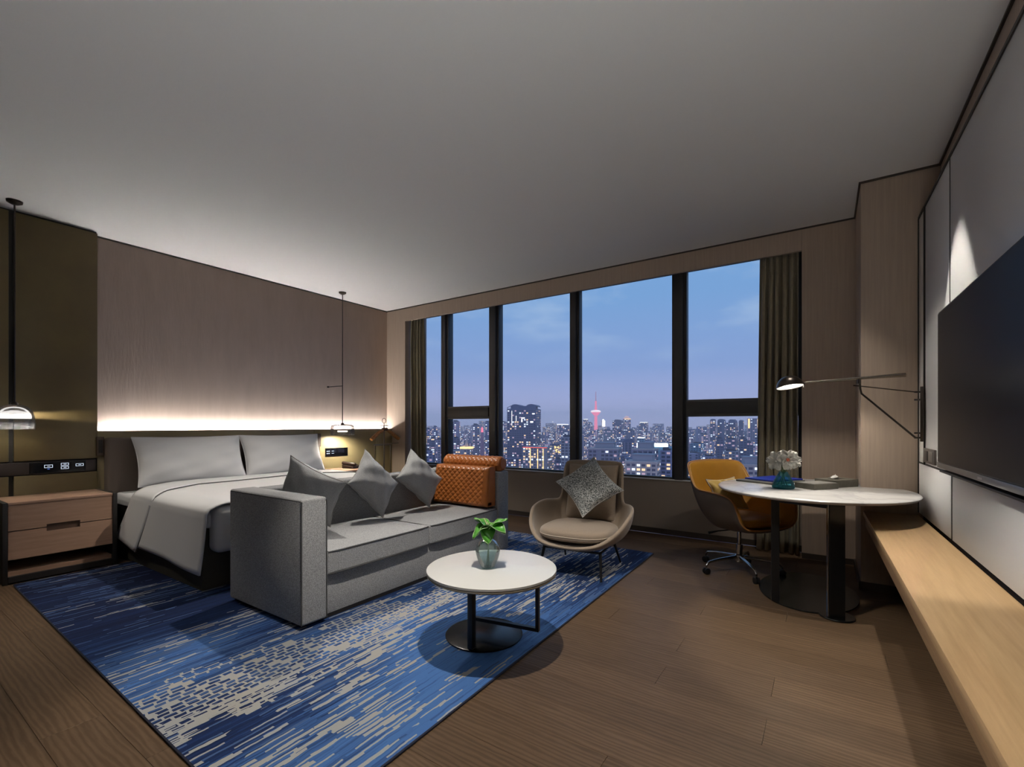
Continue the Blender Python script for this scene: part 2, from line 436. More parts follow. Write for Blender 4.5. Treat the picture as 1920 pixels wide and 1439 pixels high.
winframe('window_5', 4.345, 5.424, (1.302, 1.425))

# ------------------------------------------------------------------ curtains
M_curt = mat('olive_taupe_curtain', (.27, .235, .155), .8, color2=(.21, .18, .12), nscale=120, stretch=(1, 1, .2), sheen=.3)
M_lin = mat('curtain_lining', (.30, .28, .20), .8)
def curtain(name, x0, x1, label, edge, folds, ph):
    g = empty(name, ((x0 + x1) / 2, .1, 0), label=label, cat='curtain')
    def fn(u, v):
        z = .012 + v * 2.80
        top = sm(.86, 1., v)
        amp = .042 * (1 - .45 * top)
        uu = u + .012 * math.sin(v * 4 + u * 20 + ph)
        x = x0 + (x1 - x0) * u
        drift = (edge * .05 * (1 - v) ** 1.0) * (u if edge > 0 else (1 - u)) if edge else 0
        y = .088 + amp * math.sin(2 * PI * folds * uu + ph) + .008 * math.sin(2 * PI * folds * 2.3 * uu + 1)
        return (x + drift + .012 * math.sin(4 * PI * folds * uu), y, z)
    n = int(folds * 16)
    c = loc(gridmesh('curtain_fabric', fn, n, 24, M_curt, g), g); addmod(c, 'SOLIDIFY', thickness=.004)
    loc(box('heading_tape', (x0, x1, .06, .115, 2.80, 2.845), M_dark, g), g)
    return g
curtain('curtain', .43, .70, 'narrow olive-brown curtain gathered at the left end of the window near the valet stand', 1, 4.5, .3)
curtain('curtain', 5.10, 5.40, 'wide olive-brown curtain gathered at the right end of the window behind the desk', -1, 5.5, 1.2)
# flat leading leaf of the right curtain
lf = gridmesh('curtain_lining_leaf', lambda u, v: (5.05 + .085 * u + .03 * v, .165 + .012 * math.sin(u * 5), .10 + v * 2.72), 12, 10, M_lin)
lf.name = 'curtain'; addmod(lf, 'SOLIDIFY', thickness=.004)
tag(lf, 'pale flat curtain leaf hanging at the glass side of the wide right curtain', 'curtain')

# ------------------------------------------------------------------ rug
def rug_mat():
    m = bpy.data.materials.new('blue_woven_rug'); m.use_nodes = True
    nt = m.node_tree; b = nt.nodes['Principled BSDF']; N = nt.nodes.new; L = nt.links.new
    def math_(op, a, c=None, clamp=False):
        n = N('ShaderNodeMath'); n.operation = op; n.use_clamp = clamp
        for i, v in enumerate((a, c)):
            if v is None: continue
            if isinstance(v, (int, float)): n.inputs[i].default_value = v
            else: L(v, n.inputs[i])
        return n.outputs[0]
    tc = N('ShaderNodeTexCoord'); sep = N('ShaderNodeSeparateXYZ'); L(tc.outputs['Object'], sep.inputs[0])
    X, Y = sep.outputs['X'], sep.outputs['Y']
    # wobble
    wn = N('ShaderNodeTexNoise'); wn.inputs['Scale'].default_value = 14; wn.inputs['Detail'].default_value = 3; L(tc.outputs['Object'], wn.inputs['Vector'])
    wob = math_('MULTIPLY', math_('SUBTRACT', wn.outputs['Fac'], .5), .016)
    Xw = math_('ADD', X, wob); Yw = math_('ADD', Y, math_('MULTIPLY', wob, 2.))
    def cells(rw, ln, seed):
        row = math_('FLOOR', math_('DIVIDE', Xw, rw))
        w1 = N('ShaderNodeTexWhiteNoise'); w1.noise_dimensions = '1D'; L(math_('ADD', row, seed), w1.inputs['W'])
        cy = math_('FLOOR', math_('ADD', math_('DIVIDE', Yw, ln), math_('MULTIPLY', w1.outputs['Value'], 17.)))
        cb = N('ShaderNodeCombineXYZ'); L(row, cb.inputs[0]); L(cy, cb.inputs[1]); cb.inputs[2].default_value = seed
        w2 = N('ShaderNodeTexWhiteNoise'); w2.noise_dimensions = '3D'; L(cb.outputs[0], w2.inputs['Vector'])
        return w2.outputs['Value'], w1.outputs['Value']
    def noise(sc, st, off):
        mp = N('ShaderNodeMapping'); mp.inputs['Scale'].default_value = st; mp.inputs['Location'].default_value = off; L(tc.outputs['Object'], mp.inputs[0])
        n = N('ShaderNodeTexNoise'); n.inputs['Scale'].default_value = sc; n.inputs['Detail'].default_value = 3; L(mp.outputs[0], n.inputs['Vector']); return n.outputs['Fac']
    big = noise(.9, (1, .5, 1), (3.1, .7, 0)); big2 = noise(1.6, (1, .3, 1), (9, 4, 0)); dens = noise(2.2, (1.3, .4, 1), (5.5, 2.2, 0))
    # blue ground with fine woven streaks
    rmp = N('ShaderNodeValToRGB'); e = rmp.color_ramp.elements
    e[0].position = .34; e[0].color = (.006, .010, .034, 1); e[1].position = .70; e[1].color = (.055, .135, .33, 1)
    q = e.new(.52); q.color = (.011, .026, .085, 1)
    stripe, _ = cells(.009, .45, 3.0); stripe2, _ = cells(.006, .22, 8.0)
    gx = math_('MULTIPLY', math_('SUBTRACT', X, 2.9), .085)
    L(math_('ADD', math_('ADD', big, gx), math_('ADD', math_('MULTIPLY', math_('SUBTRACT', stripe, .5), .13), math_('MULTIPLY', math_('SUBTRACT', stripe2, .5), .08))), rmp.inputs[0])
    def band(c, w):
        return math_('SUBTRACT', 1., math_('DIVIDE', math_('ABSOLUTE', math_('SUBTRACT', X, c)), w), True)
    # thin cream picks, denser toward the sofa front
    c1, r1 = cells(.0085, .15, 11.0)
    th1 = math_('ADD', math_('ADD', 1.03, math_('MULTIPLY', math_('SUBTRACT', dens, .5), -1.5)), math_('MULTIPLY', band(3.5, 1.3), -.22))
    d1 = math_('GREATER_THAN', c1, th1)
    # fat cream blocks only in a band in front of the sofa
    # lattice of cream lines with blue blocks left open, in a band in front of the sofa
    c2, r2 = cells(.030, .052, 23.0)
    row_ = math_('FLOOR', math_('DIVIDE', Xw, .030))
    wr_ = N('ShaderNodeTexWhiteNoise'); wr_.noise_dimensions = '1D'; L(math_('ADD', row_, 23.0), wr_.inputs['W'])
    fy = math_('FRACT', math_('ADD', math_('DIVIDE', Yw, .052), math_('MULTIPLY', wr_.outputs['Value'], 17.)))
    fx = math_('FRACT', math_('DIVIDE', Xw, .030))
    line = math_('MAXIMUM', math_('LESS_THAN', fx, .30), math_('LESS_THAN', fy, .22))
    patch, rp = cells(.060, .16, 31.0)
    reg = math_('GREATER_THAN', math_('ADD', math_('ADD', band(3.38, .42), math_('MULTIPLY', math_('SUBTRACT', big2, .5), 1.3)), math_('MULTIPLY', math_('SUBTRACT', patch, .5), .55)), .62)
    d2 = math_('MULTIPLY', reg, math_('MAXIMUM', line, math_('GREATER_THAN', c2, .90)))
    c4, r4 = cells(.016, .10, 57.0)
    th4 = math_('ADD', math_('ADD', 1.12, math_('MULTIPLY', math_('SUBTRACT', dens, .5), -1.3)), math_('MULTIPLY', band(3.75, .55), -.24))
    d4 = math_('GREATER_THAN', c4, th4)
    c3, r3 = cells(.010, .20, 41.0)
    d3 = math_('GREATER_THAN', c3, math_('ADD', .93, math_('MULTIPLY', math_('SUBTRACT', big2, .5), -1.0)))
    m0 = N('ShaderNodeMixRGB'); L(d3, m0.inputs['Fac']); L(rmp.outputs[0], m0.inputs['Color1']); m0.inputs['Color2'].default_value = (.05, .09, .19, 1)
    cm = N('ShaderNodeMixRGB'); L(noise(2., (1, 1, 1), (1, 8, 0)), cm.inputs['Fac']); cm.inputs['Color1'].default_value = (.34, .29, .21, 1); cm.inputs['Color2'].default_value = (.27, .31, .36, 1)
    m1 = N('ShaderNodeMixRGB'); L(math_('MAXIMUM', math_('MAXIMUM', d1, d2), d4), m1.inputs['Fac']); L(m0.outputs[0], m1.inputs['Color1']); L(cm.outputs[0], m1.inputs['Color2'])
    L(m1.outputs[0], b.inputs['Base Color']); b.inputs['Roughness'].default_value = .95; b.inputs['Specular IOR Level'].default_value = .15
    fn = N('ShaderNodeTexNoise'); fn.inputs['Scale'].default_value = 260; L(tc.outputs['Object'], fn.inputs['Vector'])
    bp = N('ShaderNodeBump'); bp.inputs['Strength'].default_value = .4; bp.inputs['Distance'].default_value = .003; L(fn.outputs['Fac'], bp.inputs['Height']); L(bp.outputs[0], b.inputs['Normal'])
    return m
rug = empty('area_rug', (0, 0, 0), label='large blue area rug woven with cream dashes under bed, sofa and coffee table', cat='rug')
bm = bmesh.new(); n = 80
C4 = [Vector((.655, -4.075, 0)), Vector((4.335, -4.165, 0)), Vector((4.295, -.62, 0)), Vector((.655, -.62, 0))]
addbox(bm, 0, 1, 0, 1, .0005, .012)
for v in bm.verts:
    u, w = v.co.x, v.co.y
    p = (C4[0] * (1 - u) + C4[1] * u) * (1 - w) + (C4[3] * (1 - u) + C4[2] * u) * w
    v.co = Vector((p.x, p.y, v.co.z))
obj('rug_pile', bm, rug_mat(), rug)
# overlocked edge
pts = []
for a, b_ in zip(C4, C4[1:] + C4[:1]):
    for i in range(30): pts.append(a.lerp(b_, i / 30) + Vector((0, 0, .006)))
tube('bound_edge', pts, .0058, mat('dark_rug_edge', (.012, .014, .03), .9), rug, n=6, closed=True)

# ------------------------------------------------------------------ bed
M_white = mat('white_bed_linen', (.68, .675, .67), .8, sheen=.2)
M_duvet = mat('white_duvet_cotton', (.68, .675, .67), .75, sheen=.2, bump=.08, nscale=12, stretch=(1, 1, 1))
M_crease = mat('crease_shade_grey', (.10, .095, .09), .8)
M_bedbase = mat('dark_olive_bed_base', (.05, .043, .027), .6)
M_headb = mat('dark_brown_headboard_fabric', (.115, .09, .075), .75, bump=.15, nscale=200)
bed = empty('bed', (1.1, -2.37, 0), label='king bed with brown headboard and white linen behind the grey sofa', cat='bed')
def bp_(name, b, m, **k): return loc(box(name, b, m, bed, **k), bed)
bp_('bed_base', (.235, 1.965, -3.375, -1.345, .0125, .455), M_bedbase, bev=.01)
bp_('headboard', (.1155, .23, -3.425, -1.285, .25, 1.068), M_headb, bev=.03, seg=4)
bp_('mattress', (.24, 2.03, -3.375, -1.345, .456, .572), M_white, bev=.03, seg=4)
# duvet
def cross(t, x):
    """t in 0..1 across: left hang, top, right hang -> (y, z, side 0..1)"""
    Lh, Wd, r = .36, 2.0, .055
    tot = 2 * Lh + Wd; s = t * tot
    yl, yr = -3.40, -1.32
    if s < Lh:
        k = s / Lh; return (yl - .03 * (1 - k) ** 1.5, .215 + (.585 - .215) * k, 1 - k)
    if s > Lh + Wd:
        k = (tot - s) / Lh; return (yr + .03 * (1 - k) ** 1.5, .215 + (.585 - .215) * k, 1 - k)
    k = (s - Lh) / Wd; y = yl + (yr - yl) * k
    e = min(k, 1 - k) * Wd
    z = .585 + .042 * (1 - (1 - min(e / .16, 1)) ** 2.2)
    return (y, z, 0.)
def duvet_fn(xa, xb, off=0.):
    def fn(u, t):
        y, z, side = cross(t, 0)
        e = min(t, 1 - t) * 2.72
        topedge = max(0., 1 - abs(max(0, e - .36)) / .45) if e > .36 else 1.
        X0 = xa(side, topedge); X1 = xb(side, topedge)
        x = X0 + (X1 - X0) * u
        sg = -1 if t < .5 else 1
        z += -.055 * side * u
        y += sg * (.008 * math.sin(x * 7 + 1) * side + off * side)
        z += off * (1 - side) + .003 * math.sin(x * 5.3) * math.sin(y * 4.1) * (1 - side)
        return (x, y, z)
    return fn
headx = lambda s, te: .42 + .36 * te - .28 * s if s == 0 or True else 0
foldx = lambda s, te: .84 + .36 * te - .20 * s
footx = lambda s, te: 2.095 + .015 * te - .025 * s
d = loc(gridmesh('duvet', duvet_fn(headx, footx), 40, 80, M_duvet, bed), bed); addmod(d, 'SOLIDIFY', thickness=.012, offset=1.)
f = loc(gridmesh('sheet_fold', duvet_fn(headx, foldx, .013), 10, 80, M_white, bed), bed); addmod(f, 'SOLIDIFY', thickness=.010, offset=1.)
fn = duvet_fn(headx, foldx, .019)
pts = [fn(1., t / 79) for t in range(80)]
loc(tube('fold_crease', pts, .0045, M_crease, bed, n=6), bed)  # dark line draws the shade of the crease along the sheet fold
# foot drape with rounded corner
bm = bmesh.new(); addbox(bm, 1.97, 2.11, -3.345, -1.375, .285, .612, bev=.05, seg=5)
loc(obj('foot_drape', bm, M_white, bed, smooth=True), bed)

def pillow(name, c, U, V, th, m, parent=None, n=25, pinch=.10, flange=0., wr=.004, seed=0):
    """c centre, U,V half-side vectors of a square pillow"""
    c, U, V = Vector(c), Vector(U), Vector(V); Nn = U.cross(V).normalized()
    rnd = random.Random(seed); ph = [rnd.uniform(0, 6.28) for _ in range(6)]
    vs, fs = [], []
    def P(u, v, s):
        au, av = abs(u), abs(v)
        e = max(0, 1 - au ** 2.6) ** .55 * max(0, 1 - av ** 2.6) ** .55
        pu = 1 - pinch * (1 - v * v) * 1.0 * (au ** 3); pv = 1 - pinch * (1 - u * u) * (av ** 3)
        w = wr * (math.sin(7 * u + 5 * v + ph[0]) + math.sin(11 * v - 6 * u + ph[1])) * (.3 + max(au, av))
        return c + U * (u * pu) + V * (v * pv) + Nn * (s * (th * e + .003) + w * e ** .5)
    for s in (1, -1):
        for j in range(n):
            for i in range(n):
                u = math.sin((i / (n - 1) - .5) * PI) * .35 + (i / (n - 1) * 2 - 1) * .65
                v = math.sin((j / (n - 1) - .5) * PI) * .35 + (j / (n - 1) * 2 - 1) * .65
                vs.append(P(u, v, s))
    k = n * n
    for j in range(n - 1):
        for i in range(n - 1):
            a = j * n + i
            fs.append((a, a + 1, a + n + 1, a + n)); fs.append((k + a, k + a + n, k + a + n + 1, k + a + 1))
    rim = [i for i in range(n)] + [j * n + n - 1 for j in range(1, n)] + [(n - 1) * n + i for i in range(n - 2, -1, -1)] + [j * n for j in range(n - 2, 0, -1)]
    for a, b_ in zip(rim, rim[1:] + rim[:1]): fs.append((b_, a, k + a, k + b_))
    o = pyobj(name, vs, fs, m, parent, True)
    if flange:
        pass
    return o, [vs[i] for i in rim]
def bed_pillow(y0, y1, label, seed):
    c = Vector((.385, (y0 + y1) / 2, .845)); U = Vector((0, (y1 - y0) / 2, 0)); V = Vector((-.085, 0, .225))
    o, rim = pillow('pillow', c, U, V, .085, M_white, None, n=31, pinch=.055, wr=.004, seed=seed)
    tag(o, label, 'pillow', 'bed pillows')
    tube('pillow_hem', rim, .004, M_white, o, n=6, closed=True)
    return o
bed_pillow(-3.275, -2.325, 'large white bed pillow leaning on the headboard, nearest the bronze wall', 3)
bed_pillow(-2.330, -1.385, 'large white bed pillow leaning on the headboard, nearest the window', 5)

# ------------------------------------------------------------------ nightstands
M_walnut = mat('warm_oak_veneer', (.46, .29, .20), .45, color2=(.37, .225, .15), nscale=4, stretch=(10, 1, 14), mixfac=(.3, .7), bump=.1, bscale=9)
M_ndark = mat('dark_frame', (.012, .010, .009), .5)
def nightstand(y0, y1, label, full=True):
    t = empty('nightstand', (.36, (y0 + y1) / 2, 0), label=label, cat='nightstand')
    def p(name, b, m, **k): return loc(box(name, b, m, t, **k), t)
    p('top', (.136, .592, y0, y1, .585, .606), M_walnut, bev=.002)
    p('carcass', (.138, .566, y0, y1, .180, .5845), M_ndark)
    mid = .394
    ys, ye = (y0 + y1) / 2 - .098, (y0 + y1) / 2 + .098
    # upper drawer front with a finger notch: three pieces joined
    bm = bmesh.new(); addbox(bm, .567, .588, y0 + .001, y1 - .001, .414, .584); addbox(bm, .567, .588, y0 + .001, ys, mid, .414); addbox(bm, .567, .588, ye, y1 - .001, mid, .414)
    d1 = loc(obj('drawer', bm, M_walnut, t), t)
    bm = bmesh.new(); addbox(bm, .567, .588, y0 + .001, y1 - .001, .180, .358); addbox(bm, .567, .588, y0 + .001, ys, .358, mid - .007); addbox(bm, .567, .588, ye, y1 - .001, .358, mid - .007)
    d2 = loc(obj('drawer', bm, M_walnut, t), t)
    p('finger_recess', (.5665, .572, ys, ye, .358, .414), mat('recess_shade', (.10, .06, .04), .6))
    for yy in (y0 - .03, y1 + .001):
        p('side_frame', (.136, .60, yy, yy + .028, .0002, .606), M_ndark, bev=.002)
    p('lower_rail', (.57, .60, y0, y1, .0125, .055), M_ndark)
    p('lower_shelf', (.14, .56, y0, y1, .0125, .085), M_walnut)
    return t
nightstand(-4.095, -3.487, 'warm oak two-drawer nightstand in a black frame below the bronze wall')
nightstand(-1.235, -.68, 'second oak nightstand behind the bed carrying the telephone')

# ------------------------------------------------------------------ sofa
M_tweed = mat('grey_tweed', (.38, .383, .385), .9, color2=(.19, .192, .195), nscale=260, mixfac=(.42, .58), bump=.5, sheen=.15)
M_tweedp = mat('tweed_piping', (.06, .06, .06), .85)
sofa = empty('sofa', (2.73, -2.31, 0), label='long square-armed grey tweed sofa at the foot of the bed', cat='sofa')
def s_(name, b, m=M_tweed, **k): return loc(box(name, b, m, sofa, **k), sofa)
s_('plinth', (2.36, 3.09, -3.30, -1.32, .0125, .036), M_black)
s_('arm', (2.312, 3.14, -3.352, -3.186, .036, .757), bev=.016, seg=3)
s_('arm', (2.312, 3.14, -1.44, -1.274, .036, .757), bev=.016, seg=3)
s_('back', (2.318, 2.470, -3.185, -1.441, .036, .752), bev=.02, seg=3)
s_('seat_base', (2.471, 3.095, -3.185, -1.441, .036, .283), bev=.008)
def seatc(y0, y1):
    bm = bmesh.new(); addbox(bm, 2.475, 3.132, y0, y1, .285, .425)
    bmesh.ops.subdivide_edges(bm, edges=bm.edges, cuts=9, use_grid_fill=True)
    for v in bm.verts:
        u = (v.co.x - 2.475) / .657 * 2 - 1; w = (v.co.y - y0) / (y1 - y0) * 2 - 1
        if v.co.z > .424: v.co.z += .016 * (1 - u ** 4) * (1 - w ** 4)
        if u > .99: v.co.x += .008 * (1 - w ** 4)
    o = loc(obj('seat_cushion', bm, M_tweed, sofa, smooth=True), sofa); addmod(o, 'BEVEL', width=.012, segments=3, limit_method='ANGLE')
    for z in (.421, .289):
        pts = [(3.134, y0 + .012, z), (3.140, y0 + .1, z), (3.142, (y0 + y1) / 2, z), (3.140, y1 - .1, z), (3.134, y1 - .012, z), (2.9, y1 - .004, z), (2.5, y1 - .004, z), (2.5, y0 + .004, z), (2.9, y0 + .004, z)]
        q = tube('piping', pts, .0045, M_tweedp, o, n=6, closed=True); 
        q.location = o.location * -1 if False else (0, 0, 0)
    return o
seatc(-3.183, -2.318); seatc(-2.312, -1.443)
for (y, x) in ((-3.349, 3.137), (-3.189, 3.137)):
    loc(tube('arm_piping', [(x, y, .04), (x, y, .745)], .004, M_tweedp, sofa, n=6), sofa)
loc(tube('arm_piping', [(2.33, -3.349, .745), (3.13, -3.349, .745)], .004, M_tweedp, sofa, n=6), sofa)

# ------------------------------------------------------------------ cushions on sofa
M_cush = mat('pale_grey_wool', (.46, .47, .475), .9, color2=(.34, .345, .35), nscale=180, mixfac=(.35, .65), bump=.3, sheen=.3)
M_cushp = mat('light_piping', (.45, .44, .42), .8)
def cushion(T, R, B, th, m, label, seed, parent=None, cat='cushion', mp=None, group=None):
    T, R, B = Vector(T), Vector(R), Vector(B); Lf = T + B - R
    c = (T + B) / 2; U = (R - B) / 2; V = (T - R) / 2
    o, rim = pillow('cushion', c, U, V, th, m, None, n=31, pinch=.13, wr=.006, seed=seed)
    tag(o, label, cat, group)
    tube('cushion_piping', rim, .003, mp or M_cushp, o, n=6, closed=True)
    return o
cushion((2.535, -3.055, .975), (2.86, -2.84, .785), (2.70, -2.86, .462), .085, M_cush, 'pale grey cushion wedged into the near corner of the grey sofa', 11, group='grey cushions on the sofa')
cushion((2.535, -2.433, .988), (2.66, -2.20, .700), (2.735, -2.42, .452), .085, M_cush, 'pale grey cushion standing on its point in the middle of the sofa', 12, group='grey cushions on the sofa')
cushion((2.535, -1.936, .972), (2.655, -1.66, .688), (2.715, -1.885, .452), .085, M_cush, 'pale grey cushion standing on its point beside the orange quilted bolster', 13, group='grey cushions on the sofa')

# orange quilted cushion + bolster
M_orange = mat('orange_leather', (.40, .128, .026), .38, coat=.1, color2=(.33, .10, .02), nscale=8)
def quilt(u, v, nu, nv):
    return abs(math.sin(PI * (u * nu + v * nv))) ** .5 * abs(math.sin(PI * (u * nu - v * nv))) ** .5
oc = empty('quilted_cushion', (2.80, -1.49, .44), label='orange quilted leather back cushion leaning on the far sofa arm', cat='cushion')
def ocf(u, v):
    x = 2.47 + .645 * u; z = .452 + .355 * v
    y = -1.575 + .045 * v
    ed = min(1, min(u, 1 - u) / .06) ** .5 * min(1, min(v, 1 - v) / .08) ** .5
    inn = 1 if (.03 < u < .93 and .02 < v < .98) else 0
    return (x, y - .03 * ed - .007 * inn * quilt(u, v, 11, 7), z)
loc(gridmesh('quilted_face', ocf, 170, 100, M_orange, oc), oc)
loc(box('cushion_back', (2.472, 3.113, -1.573, -1.50, .452, .500), M_orange, oc, bev=.01), oc)
bm = bmesh.new(); vs = addbox(bm, 2.472, 3.113, -.5, .5, .452, .806)
for v in bm.verts:
    k = (v.co.z - .452) / .354; v.co.y = (-1.574 + .045 * k) if v.co.y < 0 else -1.452 - .0 * k
loc(obj('cushion_body', bm, M_orange, oc), oc)
bo = empty('bolster', (2.78, -1.37, .82), label='orange quilted leather roll lying on top of the far sofa arm', cat='bolster')
def bof(u, v):
    a = 2 * PI * u; x = 2.46 + .69 * v; e = min(v, 1 - v) / .035
    rr = .066 * (1 if e > 1 else (1 - (1 - e) ** 2) ** .5 * .35 + .65) + .005 * quilt(u, v, 8, 14) * (1 if e > 1 else 0)
    return (x, -1.375 + rr * math.cos(a), .826 + rr * math.sin(a))
loc(gridmesh('bolster_roll', bof, 90, 150, M_orange, bo, closeu=True), bo)
for xx in (2.461, 3.149):
    c_ = lathe('end_cap', [(0, 0), (.030, .001), (.045, .002), (.045, .006), (0, .006)], M_orange, bo, n=32)
    c_.rotation_euler = (0, rad(90 if xx > 3 else -90), 0); c_.location = Vector((xx - .003 * (1 if xx > 3 else -1), -1.375, .826)) - bo.location

# ------------------------------------------------------------------ coffee table
M_bmetal = mat('black_powder_metal', (.012, .012, .013), .35, metal=.3)
M_spun = mat('black_spun_metal', (.02, .02, .02), .25, metal=.7)
M_wtop = mat('white_stone_top', (.66, .66, .64), .35)
M_wedge = mat('beige_table_rim', (.30, .27, .21), .5)
ct = empty('coffee_table', (4.151, -2.912, 0), label='low round coffee table with a white top and black metal base on the rug edge', cat='table')
lathe('tabletop', [(0, .426), (.331, .426), (.336, .430), (.336, .440), (.333, .442), (0, .442)], M_wtop, ct, n=96)
lathe('rim_band', [(.300, .414), (.330, .414), (.3355, .420), (.3355, .4258), (.300, .4258)], M_wedge, ct, n=96, cap0=False, cap1=False)
lathe('underplate', [(0, .415), (.305, .415), (.305, .4257), (0, .4257)], M_bmetal, ct, n=64)
def rel(o, p, parent): o.location = Vector(p) - parent.location; return o
rel(lathe('base_disc', [(0, .0), (.212, .0), (.214, .003), (.214, .008), (.208, .011), (0, .012)], M_spun, ct, n=72), (4.015, -2.80, .0125), ct)
rel(box('post', (-.016, .016, -.016, .016, .012, .415), M_bmetal, ct, bev=.002), (4.075, -2.985, .0125), ct)
bm = bmesh.new()
A, B = Vector((3.955, -2.845, 0)), Vector((4.345, -2.77, 0)); dd = (B - A).normalized(); nn = Vector((-dd.y, dd.x, 0))
M4 = Matrix(((dd.x, nn.x, 0, A.x), (dd.y, nn.y, 0, A.y), (0, 0, 1, 0), (0, 0, 0, 1))); LL = (B - A).length
addbox(bm, -.008, .010, -.011, .011, .100, .415, M=M4); addbox(bm, LL - .010, LL + .008, -.011, .011, .100, .415, M=M4); addbox(bm, .010, LL - .010, -.011, .011, .100, .118, M=M4)
loc(obj('side_loop', bm, M_bmetal, ct), ct)

# vase with anthurium
M_vase = glass('green_grey_glass', (.86, .94, .92), .02, .10, body=(.55, .72, .66), bfac=.28)
M_vased = glass('dark_vase_glass', (.80, .85, .87), .02, .08)
v1 = empty('glass_vase', (4.142, -2.935, .4425), label='round pale green glass vase holding two glossy green leaves on the coffee table', cat='vase')
profv = [(.024, .001), (.034, .003), (.043, .022), (.055, .050), (.062, .078), (.0625, .096), (.056, .118), (.043, .135), (.026, .146), (.019, .150), (.0165, .156), (.020, .163)]
_pc = [Vector((a, b, 0)) for a, b in profv]
def smooth_prof(P, n=5):
    out = []
    for i in range(len(P) - 1):
        p0 = P[max(i - 1, 0)]; p1 = P[i]; p2 = P[i + 1]; p3 = P[min(i + 2, len(P) - 1)]
        for k in range(n):
            t = k / n; q = .5 * ((2 * p1) + (p2 - p0) * t + (2 * p0 - 5 * p1 + 4 * p2 - p3) * t * t + (3 * p1 - p0 - 3 * p2 + p3) * t ** 3); out.append((q.x, q.y))
    return out + [(P[-1].x, P[-1].y)]
profv_s = smooth_prof(_pc)
lathe('vase_body', profv_s, M_vase, v1, n=48, cap0=True, cap1=False)
lathe('vase_inner', [(r_ * .93, z_ + .002) for r_, z_ in profv_s[:20]], M_vased, v1, n=48, cap0=True, cap1=False)
lathe('water', [(.026, .006), (.036, .020), (.044, .036), (.050, .052), (.054, .070), (.0, .0701)], glass('vase_water', (.72, .79, .83), .01, .05), v1, n=40, cap0=True, cap1=False)
lathe('vase_foot', [(0, 0), (.026, 0), (.029, .003), (.02, .007), (0, .008)], mat('dark_glass_foot', (.02, .035, .035), .1, coat=.5), v1, n=32)
lathe('vase_neck', [(.0195, .150), (.0165, .156), (.021, .163), (.019, .163), (.0150, .156), (.0175, .149)], mat('dark_glass_neck', (.02, .03, .028), .1, coat=.5), v1, n=32, cap0=False, cap1=False)
M_leaf = mat('glossy_leaf', (.05, .22, .025), .25, color2=(.09, .33, .04), nscale=18, coat=.4)
M_leaf2 = mat('leaf_edge_pale', (.45, .62, .32), .3)
M_stem = mat('green_stem', (.03, .09, .02), .4)
def leaf(parent, base, d, upv, ln, wd, curl, m=M_leaf, nm='leaf'):
    base = Vector(base); d = Vector(d).normalized(); upv = Vector(upv); s = d.cross(upv).normalized(); nn_ = s.cross(d).normalized()
    def fn(u, v):
        t = v; w = wd * (max(0, math.sin(PI * min(1, t * .93 + .07))) ** .65) * (1 - .25 * t)
        a = (u * 2 - 1)
        back = -.22 * ln * (a * a) * (1 - t) ** 2 * 1.2
        p = base + d * (ln * t + back) + s * (w * a) + nn_ * (-curl * t * t * ln + .35 * w * a * a + .006 * math.sin(9 * t + 4 * a))
        return tuple(p)
    o = gridmesh(nm, fn, 13, 17, m, parent)
    addmod(o, 'SOLIDIFY', thickness=.0015)
    rimp = [fn(0, j / 16) for j in range(17)] + [fn(1, j / 16) for j in range(16, -1, -1)]
    tube('leaf_edge', rimp, .0012, M_leaf2, o, n=5)
    return o
Rv = Vector((math.cos(rad(33.9)), math.sin(rad(33.9)), 0)); Fv = Vector((-Rv.y, Rv.x, 0))
def cf(r_, f_, z_): return Rv * r_ + Fv * f_ + Vector((0, 0, z_))
leaf(v1, cf(-.002, 0, .215), cf(-.8, -.35, -.25), (0, 0, 1), .092, .052, .35)
leaf(v1, cf(.004, 0, .215), cf(.75, -.45, .05), (0, 0, 1), .100, .056, .3)
leaf(v1, cf(.0, .005, .215), cf(-.75, .3, .45), (0, 0, 1), .085, .036, .1)
leaf(v1, cf(.012, .005, .205), cf(.9, .1, .55), (0, 0, 1), .10, .034, .1)
leaf(v1, cf(0, -.004, .205), cf(.05, -.8, -.45), (0, 0, 1), .075, .044, .5)
tube('stem', [cf(.006, 0, .01), cf(.004, 0, .08), cf(.0, 0, .15), cf(-.002, 0, .213)], .003, M_stem, v1, n=8)
tube('stem', [cf(-.006, .003, .012), cf(.002, .002, .09), cf(.004, .0, .15), cf(.006, 0, .210)], .0026, M_stem, v1, n=8)
tube('spadix', [cf(-.002, 0, .214), cf(-.010, 0, .236), cf(-.020, 0, .256)], [.0032, .003, .0016], mat('cream_spadix', (.75, .66, .40), .5), v1, n=8)
tube('spadix', [cf(.004, 0, .212), cf(.001, -.004, .228), cf(-.002, -.006, .240)], [.003, .0026, .0014], bpy.data.materials['cream_spadix'], v1, n=8)

